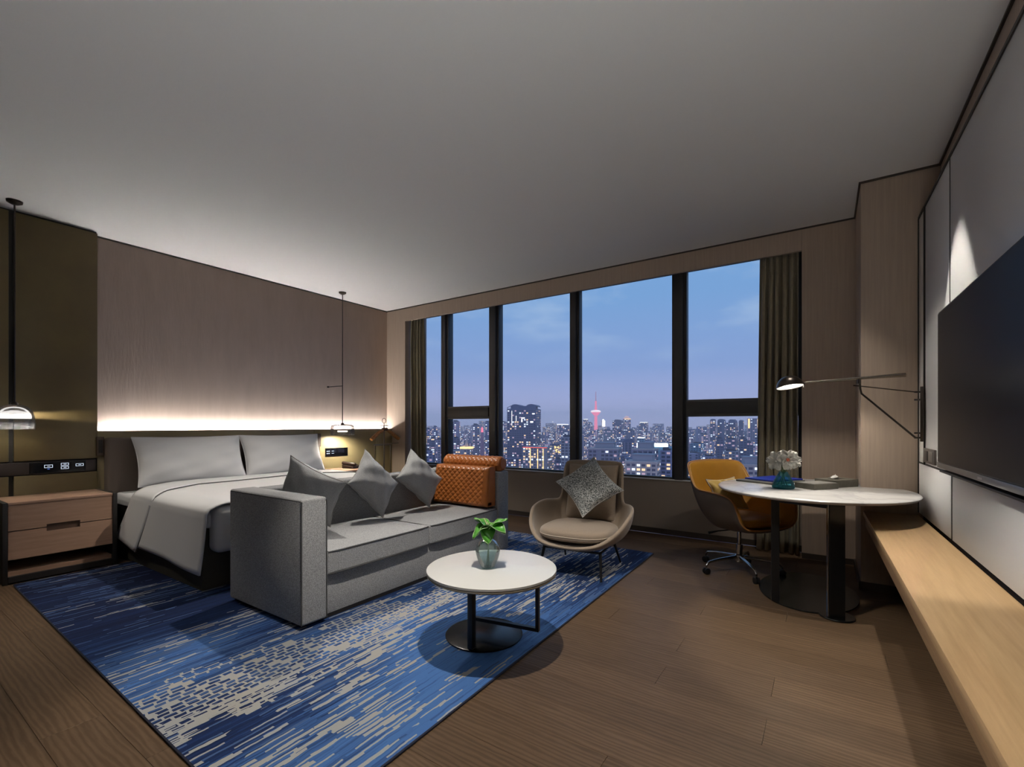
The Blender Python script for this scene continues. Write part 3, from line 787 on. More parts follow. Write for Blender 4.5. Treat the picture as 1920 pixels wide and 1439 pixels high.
# ------------------------------------------------------------------ chair shells
def catmull(P, n):
    out = []
    for i in range(len(P) - 1):
        p0 = P[max(i - 1, 0)]; p1 = P[i]; p2 = P[i + 1]; p3 = P[min(i + 2, len(P) - 1)]
        for k in range(n):
            t = k / n
            out.append(.5 * ((2 * p1) + (p2 - p0) * t + (2 * p0 - 5 * p1 + 4 * p2 - p3) * t * t + (3 * p1 - p0 - 3 * p2 + p3) * t ** 3))
    out.append(P[-1]); return out
def rimcurve(half, n=5):
    h = catmull([Vector(p) for p in half], n)
    return h + [Vector((-p.x, p.y, p.z)) for p in h[-2:0:-1]]
def shell(name, rim, bx, by, cy, zb, bulge, m, parent, thick, m_in=None, rows=9, mid=.0):
    n = len(rim); vs = [(0, cy, zb)]; fs = []
    rings = []
    for k in range(1, 4):  # bottom disc
        ring = []
        for p in rim:
            a = math.atan2((p.y - cy) / by, p.x / bx); q = k / 3
            vs.append((bx * q * math.cos(a), cy + by * q * math.sin(a), zb + .004 * q)); ring.append(len(vs) - 1)
        rings.append(ring)
    base = [Vector(vs[i]) for i in rings[-1]]
    for k in range(1, rows + 1):
        v = k / rows; ring = []
        for p, b_ in zip(rim, base):
            q = b_.lerp(p, v); out = Vector((p.x, p.y - cy, 0))
            if out.length > 1e-6: out.normalize()
            q = q + out * (bulge * math.sin(PI * v)) ; q.z -= mid * math.sin(PI * v) * (p.z - zb)
            vs.append(tuple(q)); ring.append(len(vs) - 1)
        rings.append(ring)
    for i in range(n): fs.append((0, rings[0][i], rings[0][(i + 1) % n]))
    for a, b_ in zip(rings, rings[1:]):
        for i in range(n):
            j = (i + 1) % n; fs.append((a[i], b_[i], b_[j], a[j]))
    o = pyobj(name, vs, fs, m, parent, True)
    bm = bmesh.new(); bm.from_mesh(o.data); bmesh.ops.recalc_face_normals(bm, faces=bm.faces)
    if sum(f.normal.z for f in bm.faces[:n]) > 0: bmesh.ops.reverse_faces(bm, faces=bm.faces)
    bm.to_mesh(o.data); bm.free()
    if m_in: o.data.materials.append(m_in)
    addmod(o, 'SOLIDIFY', thickness=thick, offset=-1, material_offset=1 if m_in else 0, material_offset_rim=1 if m_in else 0)
    addmod(o, 'SUBSURF', levels=1, render_levels=1)
    return o

# armchair
M_beige = mat('beige_wool_fabric', (.30, .235, .175), .9, color2=(.24, .185, .135), nscale=240, bump=.35, sheen=.3)
M_beigel = mat('beige_piping', (.45, .38, .30), .8)
ac = empty('armchair', (3.93, -1.36, 0), rad(6), label='beige upholstered lounge chair with slim black legs at the far corner of the rug', cat='armchair')
rimA = rimcurve([(0, -.385, .262), (.15, -.38, .268), (.27, -.34, .30), (.37, -.24, .38), (.425, -.10, .475), (.425, .03, .515), (.39, .13, .53), (.345, .195, .528), (.300, .235, .535),
                 (.284, .252, .60), (.280, .272, .72), (.274, .30, .82), (.258, .33, .858), (.20, .362, .868), (.10, .37, .872), (0, .372, .873)], 4)
shell('seat_shell', rimA, .24, .22, -.03, .215, .045, M_beige, ac, .030, mid=.10)
# seat cushion
bm = bmesh.new(); 
def sc_(u, v):
    a = 2 * PI * u; 
    c_, s_2 = math.cos(a), math.sin(a); sq = (abs(c_) ** 3 + abs(s_2) ** 3) ** (-1 / 3)
    k = math.sin(PI * v) ** .42 if 0 < v < 1 else 0
    return (.295 * c_ * sq * k, -.065 + .285 * s_2 * sq * k, .325 + (-.052 if v < .5 else .058) * abs(math.cos(PI * v)) ** .6 + .0 )
bm.free()
gridmesh('seat_cushion', sc_, 56, 22, M_beige, ac, closeu=True)
tube('cushion_seam', [sc_(i / 56, .5) for i in range(56)], .004, M_beigel, ac, n=6, closed=True)
o, _r = pillow('back_cushion', (0, .255, .60), (.225, 0, 0), (0, .055, .235), .05, M_beige, ac, n=21, pinch=.04)
for sx in (-1, 1):
    tube('leg', [(sx * .23, -.24, .215), (sx * .255, -.30, .0135)], [.013, .008], M_bmetal, ac, n=10)
    tube('leg', [(sx * .22, .16, .215), (sx * .25, .27, .0135)], [.013, .008], M_bmetal, ac, n=10)
tube('frame_rail', [(-.23, -.24, .208), (.23, -.24, .208), (.22, .16, .208), (-.22, .16, .208)], .010, M_bmetal, ac, n=8, closed=True)
M_salt = mat('black_white_weave', (.55, .57, .56), .9, color2=(.035, .045, .045), nscale=150, mixfac=(.47, .53), bump=.3)
cushion((3.925, -1.10, .905), (4.245, -1.24, .650), (3.975, -1.44, .435), .075, M_salt, 'speckled black and white cushion standing on its point in the beige armchair', 21)

# office chair
M_must = mat('mustard_leather', (.42, .205, .022), .40, color2=(.37, .175, .018), nscale=6)
M_taupe = mat('taupe_shell_leather', (.13, .105, .085), .5)
M_chrome = mat('chrome', (.45, .45, .46), .12, metal=1.)
M_tan = mat('tan_piping', (.42, .20, .06), .5)
och = empty('office_chair', (5.02, -.72, 0), rad(53), label='swivel desk chair with mustard leather inside, taupe outside and a chrome star base', cat='chair')
rimO = rimcurve([(0, -.30, .395), (.12, -.30, .397), (.22, -.295, .41), (.272, -.287, .46), (.295, -.272, .54), (.308, -.245, .61), (.316, -.18, .645), (.318, -.05, .655), (.318, .08, .66), (.312, .15, .68), (.306, .20, .74),
                 (.30, .235, .80), (.285, .265, .845), (.24, .29, .868), (.12, .315, .878), (0, .322, .88)], 4)
shell('chair_shell', rimO, .20, .20, -.02, .355, .035, M_taupe, och, .022, m_in=M_must, mid=.06)
tube('shell_piping', rimO, .006, M_tan, och, n=6, closed=True)
def so_(u, v):
    a = 2 * PI * u; c_, s_2 = math.cos(a), math.sin(a); sq = (abs(c_) ** 3 + abs(s_2) ** 3) ** (-1 / 3)
    k = math.sin(PI * v) ** .4 if 0 < v < 1 else 0
    return (.238 * c_ * sq * k, -.035 + .235 * s_2 * sq * k, .435 + (-.045 if v < .5 else .035) * abs(math.cos(PI * v)) ** .6)
gridmesh('seat_pad', so_, 56, 20, M_must, och, closeu=True)
tube('gas_column', [(0, 0, .095), (0, 0, .22), (0, 0, .221), (0, 0, .34)], [.026, .026, .016, .016], M_chrome, och, n=20)
lathe('seat_plate', [(0, .335), (.085, .335), (.10, .352), (0, .352)], M_bmetal, och, n=24)
tube('tilt_lever', [(-.02, .02, .335), (-.14, .08, .318), (-.21, .11, .300)], [.005, .005, .012], M_bmetal, och, n=8)
lathe('hub', [(0, .075), (.032, .075), (.036, .085), (.034, .135), (.028, .14), (0, .14)], M_chrome, och, n=24)
for k in range(5):
    a = rad(72 * k + 12 - 53); ca, sa = math.cos(a), math.sin(a)
    tube('base_arm', [(ca * .03, sa * .03, .118), (ca * .20, sa * .20, .105), (ca * .285, sa * .285, .092), (ca * .305, sa * .305, .068)], [.015, .012, .010, .009], M_chrome, och, n=10)
    cs = tube('caster', [(ca * .305, sa * .305, .066), (ca * .305, sa * .305, .035)], .007, M_chrome, och, n=8)
    tx, ty = -sa, ca
    for s in (-1, 1):
        w = lathe('wheel', [(0, -.008), (.020, -.008), (.025, -.005), (.025, .005), (.020, .008), (0, .008)], M_bmetal, cs, n=20)
        w.rotation_euler = (rad(90), 0, a + 0.0); w.location = (ca * .305 + tx * s * .013, sa * .305 + ty * s * .013, .0252)
M_yel = mat('pale_yellow_velvet', (.52, .36, .10), .8, color2=(.46, .31, .08), nscale=30, sheen=.4)
def chl(x_, y_, z_):
    a_ = rad(53); return (5.02 + x_ * math.cos(a_) - y_ * math.sin(a_), -.72 + x_ * math.sin(a_) + y_ * math.cos(a_), z_)
cushion(chl(-.215, .135, .735), chl(.08, .135, .745), chl(.08, -.015, .50), .05, M_yel, 'small pale yellow cushion lying inside the mustard desk chair', 31)

# ------------------------------------------------------------------ desk
M_marble = bpy.data.materials.new('white_marble'); M_marble.use_nodes = True
def marble():
    nt = M_marble.node_tree; b = nt.nodes['Principled BSDF']; N = nt.nodes.new; L = nt.links.new
    tc = N('ShaderNodeTexCoord'); n1 = N('ShaderNodeTexNoise'); n1.inputs['Scale'].default_value = 2.2; n1.inputs['Detail'].default_value = 8; n1.inputs['Distortion'].default_value = 1.6
    L(tc.outputs['Object'], n1.inputs['Vector']); r_ = N('ShaderNodeValToRGB'); e = r_.color_ramp.elements
    e[0].position = .38; e[0].color = (.62, .61, .59, 1); e[1].position = .62; e[1].color = (.64, .63, .61, 1)
    q = e.new(.49); q.color = (.52, .51, .50, 1); q = e.new(.455); q.color = (.62, .61, .59, 1); q = e.new(.53); q.color = (.60, .59, .57, 1)
    L(n1.outputs['Fac'], r_.inputs[0]); L(r_.outputs[0], b.inputs['Base Color']); b.inputs['Roughness'].default_value = .22
marble()
dk = empty('desk', (5.511, -.93, 0), label='oval white marble desk on black metal plate legs beside the bench', cat='desk')
lathe('desktop', [(0, .708), (.96, .708), (.985, .712), (.998, .720), (1., .727), (.992, .733), (.98, .735), (0, .735)], M_marble, dk, n=128, sx=.600, sy=.640)
rel(lathe('base_plate', [(0, 0), (.99, 0), (1, .004), (.995, .010), (0, .011)], M_spun, dk, n=96, sx=.30, sy=.44), (5.49, -.965, 0.0005), dk)
rel(lathe('foot_disc', [(0, 0), (.095, 0), (.097, .004), (.094, .010), (0, .011)], M_spun, dk, n=40), (5.655, -1.375, 0.0005), dk)
def plate(name, c, w, t, ang, z0, z1, m):
    bm = bmesh.new(); addbox(bm, -w / 2, w / 2, -t / 2, t / 2, z0, z1, bev=.002, M=Matrix.Rotation(ang, 4, 'Z'))
    return rel(obj(name, bm, m, dk), (c[0], c[1], 0), dk)
plate('leg', (5.320, -1.315), .048, .014, rad(20), .0112, .7075, M_bmetal)
plate('leg', (5.655, -1.42), .088, .014, rad(24), .0112, .7075, M_spun)
plate('leg_edge', (5.608, -1.438), .006, .018, rad(24), .0112, .7075, M_chrome)
bm = bmesh.new(); A = Vector((5.335, -1.31, 0)); B = Vector((5.615, -1.41, 0)); dd = (B - A).normalized(); nn = Vector((-dd.y, dd.x, 0))
M4 = Matrix(((dd.x, nn.x, 0, A.x), (dd.y, nn.y, 0, A.y), (0, 0, 1, 0), (0, 0, 0, 1)))
addbox(bm, 0, (B - A).length, -.007, .007, .668, .7075, M=M4); loc(obj('top_rail', bm, M_bmetal, dk), dk)

# things on the desk
M_stoneb = mat('grey_green_stone_box', (.17, .16, .13), .5, color2=(.12, .115, .09), nscale=14)
M_ppr = mat('paper', (.60, .59, .57), .8)
def onbox(name, cx, cy, w, d, z0, h, ang, m, label, cat, bev=.002):
    bm = bmesh.new(); addbox(bm, -w / 2, w / 2, -d / 2, d / 2, 0, h, bev=bev)
    o = obj(name, bm, m, None, smooth=False); o.location = (cx, cy, z0); o.rotation_euler = (0, 0, ang)
    return tag(o, label, cat)
onbox('leather_tray', 5.235, -.66, .30, .42, .7352, .012, rad(-28), mat('grey_leather', (.12, .115, .10), .5), 'thin grey leather writing pad lying under the blue folder on the desk', 'desk pad')
bl = onbox('blue_folder', 5.255, -.62, .25, .34, .7474, .012, rad(-32), mat('royal_blue_cover', (.010, .03, .32), .4), 'royal blue folder lying on the grey desk pad', 'folder')
o = box('page_block', (-.122, .122, -.165, .165, .002, .010), M_ppr, bl)
lb = onbox('stone_box', 5.545, -.93, .15, .23, .7352, .038, rad(-38), M_stoneb, 'low grey-green lidded box on the desk right of the teal vase', 'box')
box('lid_panel', (-.068, .068, -.108, .108, .0382, .041), mat('pale_grey_lid', (.30, .30, .28), .4), lb)
tb = empty('tissue_box', (5.665, -.72, .7352), rad(-38), label='grey-green tissue box with a white tissue pulled out, rearmost on the desk', cat='tissue box')
bm = bmesh.new(); addbox(bm, -.075, .075, -.12, .12, 0, .054, bev=.002)
obj('box_body', bm, M_stoneb, tb); box('slot', (-.015, .015, -.07, .07, .0542, .0550), M_black, tb)
gridmesh('tissue', lambda u, v: ((u - .5) * .05 + .015 * math.sin(v * 5), -.02 + (v - .5) * .07 + .012 * math.sin(u * 6), .055 + .036 * math.sin(PI * min(1, v * .8 + .1)) * (1 - abs(u - .5) * .9)), 10, 10, M_ppr, tb)
# teal vase with white flowers
v2 = empty('flower_vase', (5.352, -1.085, .7352), label='teal glass vase of white flowers near the front edge of the desk', cat='vase')
M_teal = glass('teal_glass', (.55, .84, .88), .02, .12, body=(.12, .50, .56), bfac=.25); M_teal2 = glass('teal_glass_base', (.35, .66, .72), .02, .12)
pv = [(.060, .0015), (.068, .004), (.071, .012), (.066, .035), (.054, .065), (.040, .090), (.030, .108), (.027, .118)]
lathe('vase_body', smooth_prof([Vector((a, b, 0)) for a, b in pv]), M_teal, v2, n=48, cap0=True, cap1=False)
lathe('vase_base', [(0, .001), (.060, .001), (.066, .006), (.064, .018), (0, .020)], M_teal2, v2, n=48)
lathe('water', [(0, .021), (.062, .021), (.055, .045), (.049, .062), (0, .0622)], glass('teal_water', (.55, .80, .84), .01, .06), v2, n=40)
M_petal = mat('white_petal', (.88, .87, .80), .6); M_petalc = mat('petal_centre_red', (.45, .10, .05), .6); M_petaly = mat('petal_centre_yellow', (.65, .42, .05), .6)
def flower(c, d, r_, mc, seed, nm='flower'):
    c = Vector(c); d = Vector(d).normalized(); a = Vector((0, 0, 1)) if abs(d.z) < .9 else Vector((1, 0, 0)); s1 = d.cross(a).normalized(); s2 = d.cross(s1)
    rn = random.Random(seed); bm = bmesh.new()
    for lay, (np_, rr, lift) in enumerate(((6, r_, .12), (5, r_ * .75, .35))):
        for k in range(np_):
            an = 2 * PI * (k + .5 * lay) / np_ + rn.uniform(-.15, .15); dr = s1 * math.cos(an) + s2 * math.sin(an); tn = d.cross(dr)
            rows = []
            for j in range(7):
                t = j / 6; w = rr * .40 * math.sin(PI * (t * .82 + .10)) ** .8
                row = []
                for i in range(5):
                    q = i / 2 - 1
                    row.append(bm.verts.new(c + dr * (rr * (t * 1.0 + .06)) + tn * (w * q) + d * (rr * (lift * t + .25 * t * t * (lift * 2) - .35 * max(0, t - .6) + .18 * q * q) + rr * .05 * math.sin(t * 9 + q * 3 + seed))))
                rows.append(row)
            for j in range(6):
                for i in range(4): bm.faces.new((rows[j][i], rows[j][i + 1], rows[j + 1][i + 1], rows[j + 1][i]))
    o = obj(nm, bm, M_petal, v2, smooth=True); addmod(o, 'SOLIDIFY', thickness=.0008)
    bm = bmesh.new(); bmesh.ops.create_uvsphere(bm, u_segments=12, v_segments=8, radius=r_ * .16)
    for v in bm.verts: v.co = v.co + c + d * (r_ * .14)
    obj('flower_centre', bm, mc, o, smooth=True)
    return o
flower(cf(-.002, -.05, .205), cf(-.1, -1, .25), .070, M_petalc, 1)
flower(cf(.066, -.02, .205), cf(.45, -.9, .35), .056, M_petaly, 2)
flower(cf(-.052, -.01, .195), cf(-.85, -.5, .1), .066, M_petal, 3)
flower(cf(.045, .02, .185), cf(.7, -.1, -.1), .060, M_petal, 4)
flower(cf(-.03, .03, .225), cf(-.5, .3, .8), .050, M_petaly, 5)
flower(cf(.02, .02, .225), cf(.1, .1, 1), .055, M_petal, 6)
for k, (a, b_) in enumerate((((-.01, -.045), .195), ((.058, -.015), .19), ((-.045, -.008), .185), ((.04, .018), .175), ((0, .02), .205))):
    tube('flower_stem', [cf(-a[0] * .6, -a[1] * .6, .024), cf(0, 0, .10), cf(a[0], a[1], b_)], .0028, M_stem, v2, n=7)

# ------------------------------------------------------------------ desk lamp on the media wall
M_gun = mat('dark_bronze_metal', (.055, .045, .038), .28, metal=.85)
M_rod = mat('polished_dark_metal', (.16, .14, .12), .25, metal=.9)
lampo = empty('wall_lamp', (6.115, -.93, 1.25), label='long swing-arm wall lamp with a dark dome shade reaching over the desk', cat='lamp')
def lt(name, pts, r_, m=M_gun, n=8): return loc(tube(name, pts, r_, m, lampo, n=n), lampo)
loc(box('wall_bar', (6.105, 6.1195, -.925, -.900, 1.075, 1.43), M_gun, lampo, bev=.002), lampo)
for z in (1.395, 1.345, 1.13, 1.10):
    lt('bar_pin', [(6.119, -.912, z), (6.075, -.93, z)], .0055)
lt('lower_arm', [(6.08, -.93, 1.10), (5.80, -.95, 1.395), (5.793, -.95, 1.43), (5.79, -.95, 1.49)], .0062)
lt('upper_stay', [(6.08, -.93, 1.395), (5.755, -.95, 1.452)], .0038)
lt('joint', [(5.787, -.95, 1.462), (5.787, -.95, 1.492)], .011)
lt('boom', [(6.03, -.95, 1.507), (5.99, -.95, 1.506), (5.84, -.95, 1.500), (5.62, -.95, 1.492), (5.475, -.95, 1.487)], [.013, .013, .0095, .0075, .0065], M_rod, n=12)
lt('switch_knob', [(5.472, -.95, 1.486), (5.470, -.95, 1.452)], .005, M_chrome)
tilt = rad(-9)
def dome(name, prof, m, c, n=48, c0=False, c1=False):
    o = lathe(name, prof, m, lampo, n=n, cap0=c0, cap1=c1); o.rotation_euler = (rad(-6), tilt, 0); o.location = Vector(c) - lampo.location; return o
SC = (5.386, -.955, 1.458)
outer = [(.086 * math.cos(a), .082 * math.sin(a)) for a in [PI / 2 * i / 12 for i in range(12)]] + [(0, .082)]
dome('lamp_shade', outer, M_gun, SC)
dome('shade_lining', [(.0845 * math.cos(a), .079 * math.sin(a)) for a in [PI / 2 * i / 12 for i in range(12)]] + [(0, .079)], mat('shade_inner_white', (.8, .78, .74), .5), SC)
bulb = dome('bulb', [(0, .012), (.045, .012), (.05, .018), (.045, .028), (0, .030)], emis('lamp_glow', (1, .93, .82), 9.), SC, c0=True, c1=True)
lamp('desk_lamp_light', 'SPOT', (5.386, -.955, 1.462), 15, size=.02, color=(1, .90, .78), target=(5.40, -.965, 0), angle=150, blend=.35)

# ------------------------------------------------------------------ pendants
M_smoke = glass('smoked_glass', (.72, .72, .74), .02, .16)
M_smoked = glass('dark_smoked_glass', (.75, .73, .71), .02, .14, body=(.35, .33, .31), bfac=.25)
M_clear = glass('clear_glass', (.90, .90, .92), .02, .14, body=(.5, .5, .5), bfac=.10)
def pendant(x, y, zb, kind, label, power):
    p = empty('pendant_lamp', (x, y, zb), label=label, cat='lamp')
    if kind == 1:   # tall bell
        prof = [(.117, 0), (.115, .05), (.112, .10), (.100, .145), (.075, .178), (.04, .194), (.02, .197)]
        lathe('glass_shade', prof, M_clear, p, n=56, cap0=False, cap1=False)
        lathe('dome_reflection', [(.02, .150), (.060, .140), (.080, .128), (.082, .122), (.0, .122)], emis('reflection_glow', (1, .96, .9), 1.0), p, n=48)  # glowing slab paints the bright reflection inside the glass dome
        lathe('light_disc', [(0, .086), (.092, .086), (.094, .090), (.094, .102), (.092, .106), (0, .106)], emis('pendant_disc_bright', (1, .97, .92), 1.6), p, n=48)
        lathe('smoked_band', [(.1155, .004), (.1145, .060)], glass('pale_smoke', (.9, .9, .92), .08, .2, body=(.5, .5, .52), bfac=.3), p, n=56, cap0=False, cap1=False)
        lathe('glass_rim', [(.114, 0), (.118, 0), (.118, .004), (.114, .004)], M_clear, p, n=56, cap0=False, cap1=False)
        top = .195; lz = .075
    else:           # flat two-tier dome
        lathe('glass_shade', [(.150, .070), (.150, .100), (.142, .124), (.120, .137), (.06, .141), (.02, .142)], M_clear, p, n=56, cap0=False, cap1=False)
        lathe('smoked_band', [(.147, 0), (.154, .02), (.154, .055), (.150, .070)], M_smoked, p, n=56, cap0=False, cap1=False)
        lathe('glass_rim', [(.145, -.002), (.150, -.002), (.150, .004), (.145, .004)], M_clear, p, n=56, cap0=False, cap1=False)
        lathe('reflector', [(0, .062), (.075, .060), (.078, .066), (.06, .074), (0, .078)], M_gun, p, n=40)
        lathe('light_disc', [(0, .040), (.060, .040), (.064, .048), (.060, .0595), (0, .0595)], emis('reflection_glow2', (1, .93, .78), 4.), p, n=40)
        top = .14; lz = .03
    lathe('socket_cap', [(0, top - .005), (.020, top - .005), (.022, top + .012), (.010, top + .022), (0, top + .022)], M_gun, p, n=24)
    tube('rod', [(0, 0, top + .02), (0, 0, H - zb - .012)], .0055, M_gun, p, n=8)
    lathe('ceiling_rose', [(0, H - zb - .03), (.02, H - zb - .03), (.045, H - zb - .016), (.048, H - zb - .001), (0, H - zb - .001)], M_gun, p, n=32)
    lamp('pendant_light', 'SPOT', (x, y, zb + lz), power, size=.01, color=(1, .90, .74), target=(x, y, 0), angle=165, blend=.6)
    return p
p1 = pendant(.345, -4.022, 1.147, 1, 'clear glass bell pendant hanging before the bronze wall above the left nightstand', 4)
p2 = pendant(.322, -1.030, 1.052, 2, 'flat smoked glass pendant on a thin rod over the far nightstand, right of the pillows', 30)
tube('wall_stay', [(.001 - .322, 0, 1.70 - 1.052), (0, 0, 1.70 - 1.052)], .005, M_gun, p2, n=8)
lathe('stay_knob', [(0, 0), (.014, .0), (.014, .02), (0, .02)], M_gun, p2, n=16).location = (.012 - .322, 0, 1.69 - 1.052)
lamp('pendant_glow_left', 'POINT', (.345, -4.022, 1.147 + .114), 22, size=.005, color=(1, .88, .68))

# reading lamps + bedside panel + phone
def reader(y, label):
    r_ = empty('reading_lamp', (.117, y, 1.0), label=label, cat='lamp')
    loc(box('housing', (.1155, .150, y - .026, y + .026, .905, 1.075), mat('dark_wood_housing', (.07, .045, .03), .5), r_, bev=.004), r_)
    loc(box('lens_recess', (.150, .1515, y - .014, y + .014, .93, 1.05), M_black, r_), r_)
reader(-3.452, 'dark upright reading lamp on the olive wall left of the headboard')
reader(-1.255, 'dark reading lamp on the olive wall just right of the second pillow')
bp2 = empty('bedside_panel', (.116, -.97, .82), label='black touch switch panel on the olive wall behind the telephone', cat='control panel')
loc(box('panel_body', (.1155, .121, -1.145, -.80, .765, .875), bpy.data.materials['black_glass'], bp2, bev=.001), bp2)
for k, (yy, zz, w, h) in enumerate(((-1.118, .835, .011, .006), (-1.092, .835, .011, .006), (-1.118, .805, .011, .006), (-1.092, .805, .011, .006), (-1.035, .835, .018, .003), (-1.035, .805, .018, .003))):
    loc(box('touch_icon', (.1212, .1216, yy - w, yy + w, zz - h, zz + h), M_icon, bp2), bp2)
ph = empty('telephone', (.30, -.87, .6065), rad(20), label='dark brown desk telephone on the far nightstand below the smoked glass pendant', cat='telephone')
M_ph = mat('dark_brown_plastic', (.045, .030, .025), .3)
bm = bmesh.new(); addbox(bm, -.085, .085, -.10, .10, 0, .05, bev=.008)
for v in bm.verts: v.co.z *= 1.0 if v.co.x < 0 else .55
obj('phone_body', bm, M_ph, ph, smooth=True)
bm = bmesh.new(); addbox(bm, -.10, .10, -.085, -.035, .045, .085, bev=.012, seg=3)
for v in bm.verts: v.co.z += .012 * math.cos(v.co.x * 14) - (.02 if v.co.x > 0 else 0) * abs(v.co.x) * 10
obj('handset', bm, M_ph, ph, smooth=True)
for i in range(4):
    for j in range(3):
        x_ = -.045 + .03 * i; z_ = .0515 if x_ < 0 else .0515 - .12 * x_
        box('key', (x_ - .009, x_ + .009, -.01 + .028 * j, .008 + .028 * j, .035, z_), mat('phone_key', (.12, .10, .09), .4) if (i + j) == 0 else bpy.data.materials['phone_key'], ph)
box('display', (-.078, -.058, -.01, .07, .05, .0515), M_tvb, ph)
# coiled cord
tube('phone_cord', [(.09, -.06, .03)] + [(.10 + .012 * k, -.06 + .006 * math.cos(k * 2.2), .012 + .006 * math.sin(k * 2.2)) for k in range(12)], .003, M_ph, ph, n=6)

# ------------------------------------------------------------------ valet stand
M_nick = mat('brushed_dark_nickel', (.20, .17, .14), .3, metal=.9)
M_hang = mat('orange_maple', (.62, .28, .08), .4, color2=(.38, .15, .04), nscale=6, stretch=(1, 6, 6))
vs_ = empty('valet_stand', (.45, -.444, 0), rad(0), label='metal valet stand with a wooden hanger between the bed wall and left curtain', cat='valet stand')
tube('pole', [(0, 0, .02), (0, 0, 1.18)], .010, M_nick, vs_, n=12)
tube('finial', [(0, 0, 1.178), (0, 0, 1.215)], .005, M_nick, vs_, n=8)
tube('ring', [(0, .033 * math.cos(a), 1.245 + .033 * math.sin(a)) for a in [2 * PI * i / 24 for i in range(24)]], .0045, M_nick, vs_, n=8, closed=True)
tube('cross_bar', [(0, -.075, 1.178), (0, .075, 1.178)], .0055, M_nick, vs_, n=8)
lathe('hanger_hub', [(0, -.02), (.040, -.02), (.046, -.005), (.046, .01), (.035, .022), (0, .022)], mat('dark_walnut', (.06, .025, .012), .4), vs_, n=24).location = (.016, 0, 1.125)
for s in (-1, 1):
    pts = [(.02, s * .03, 1.115), (.022, s * .10, 1.085), (.024, s * .17, 1.035), (.028, s * .245, .985)]
    o = tube('hanger_arm', pts, [.016, .024, .028, .024], M_hang, vs_, n=14)
tube('trouser_bar', [(.03, -.215, .915), (.03, .24, .925)], .006, M_nick, vs_, n=8)
tube('bar_bracket', [(0, 0, .92), (.03, 0, .92)], .006, M_nick, vs_, n=8)
for s in (-1, 1):
    tube('side_post', [(-.03, s * .14, .02), (-.03, s * .14, .90)], .006, M_nick, vs_, n=8)
tube('post_rail', [(-.03, -.14, .90), (-.03, .14, .90)], .006, M_nick, vs_, n=8)
bm = bmesh.new(); addbox(bm, -.16, .16, -.18, .18, .0005, .02, bev=.005); obj('stand_base', bm, M_nick, vs_)

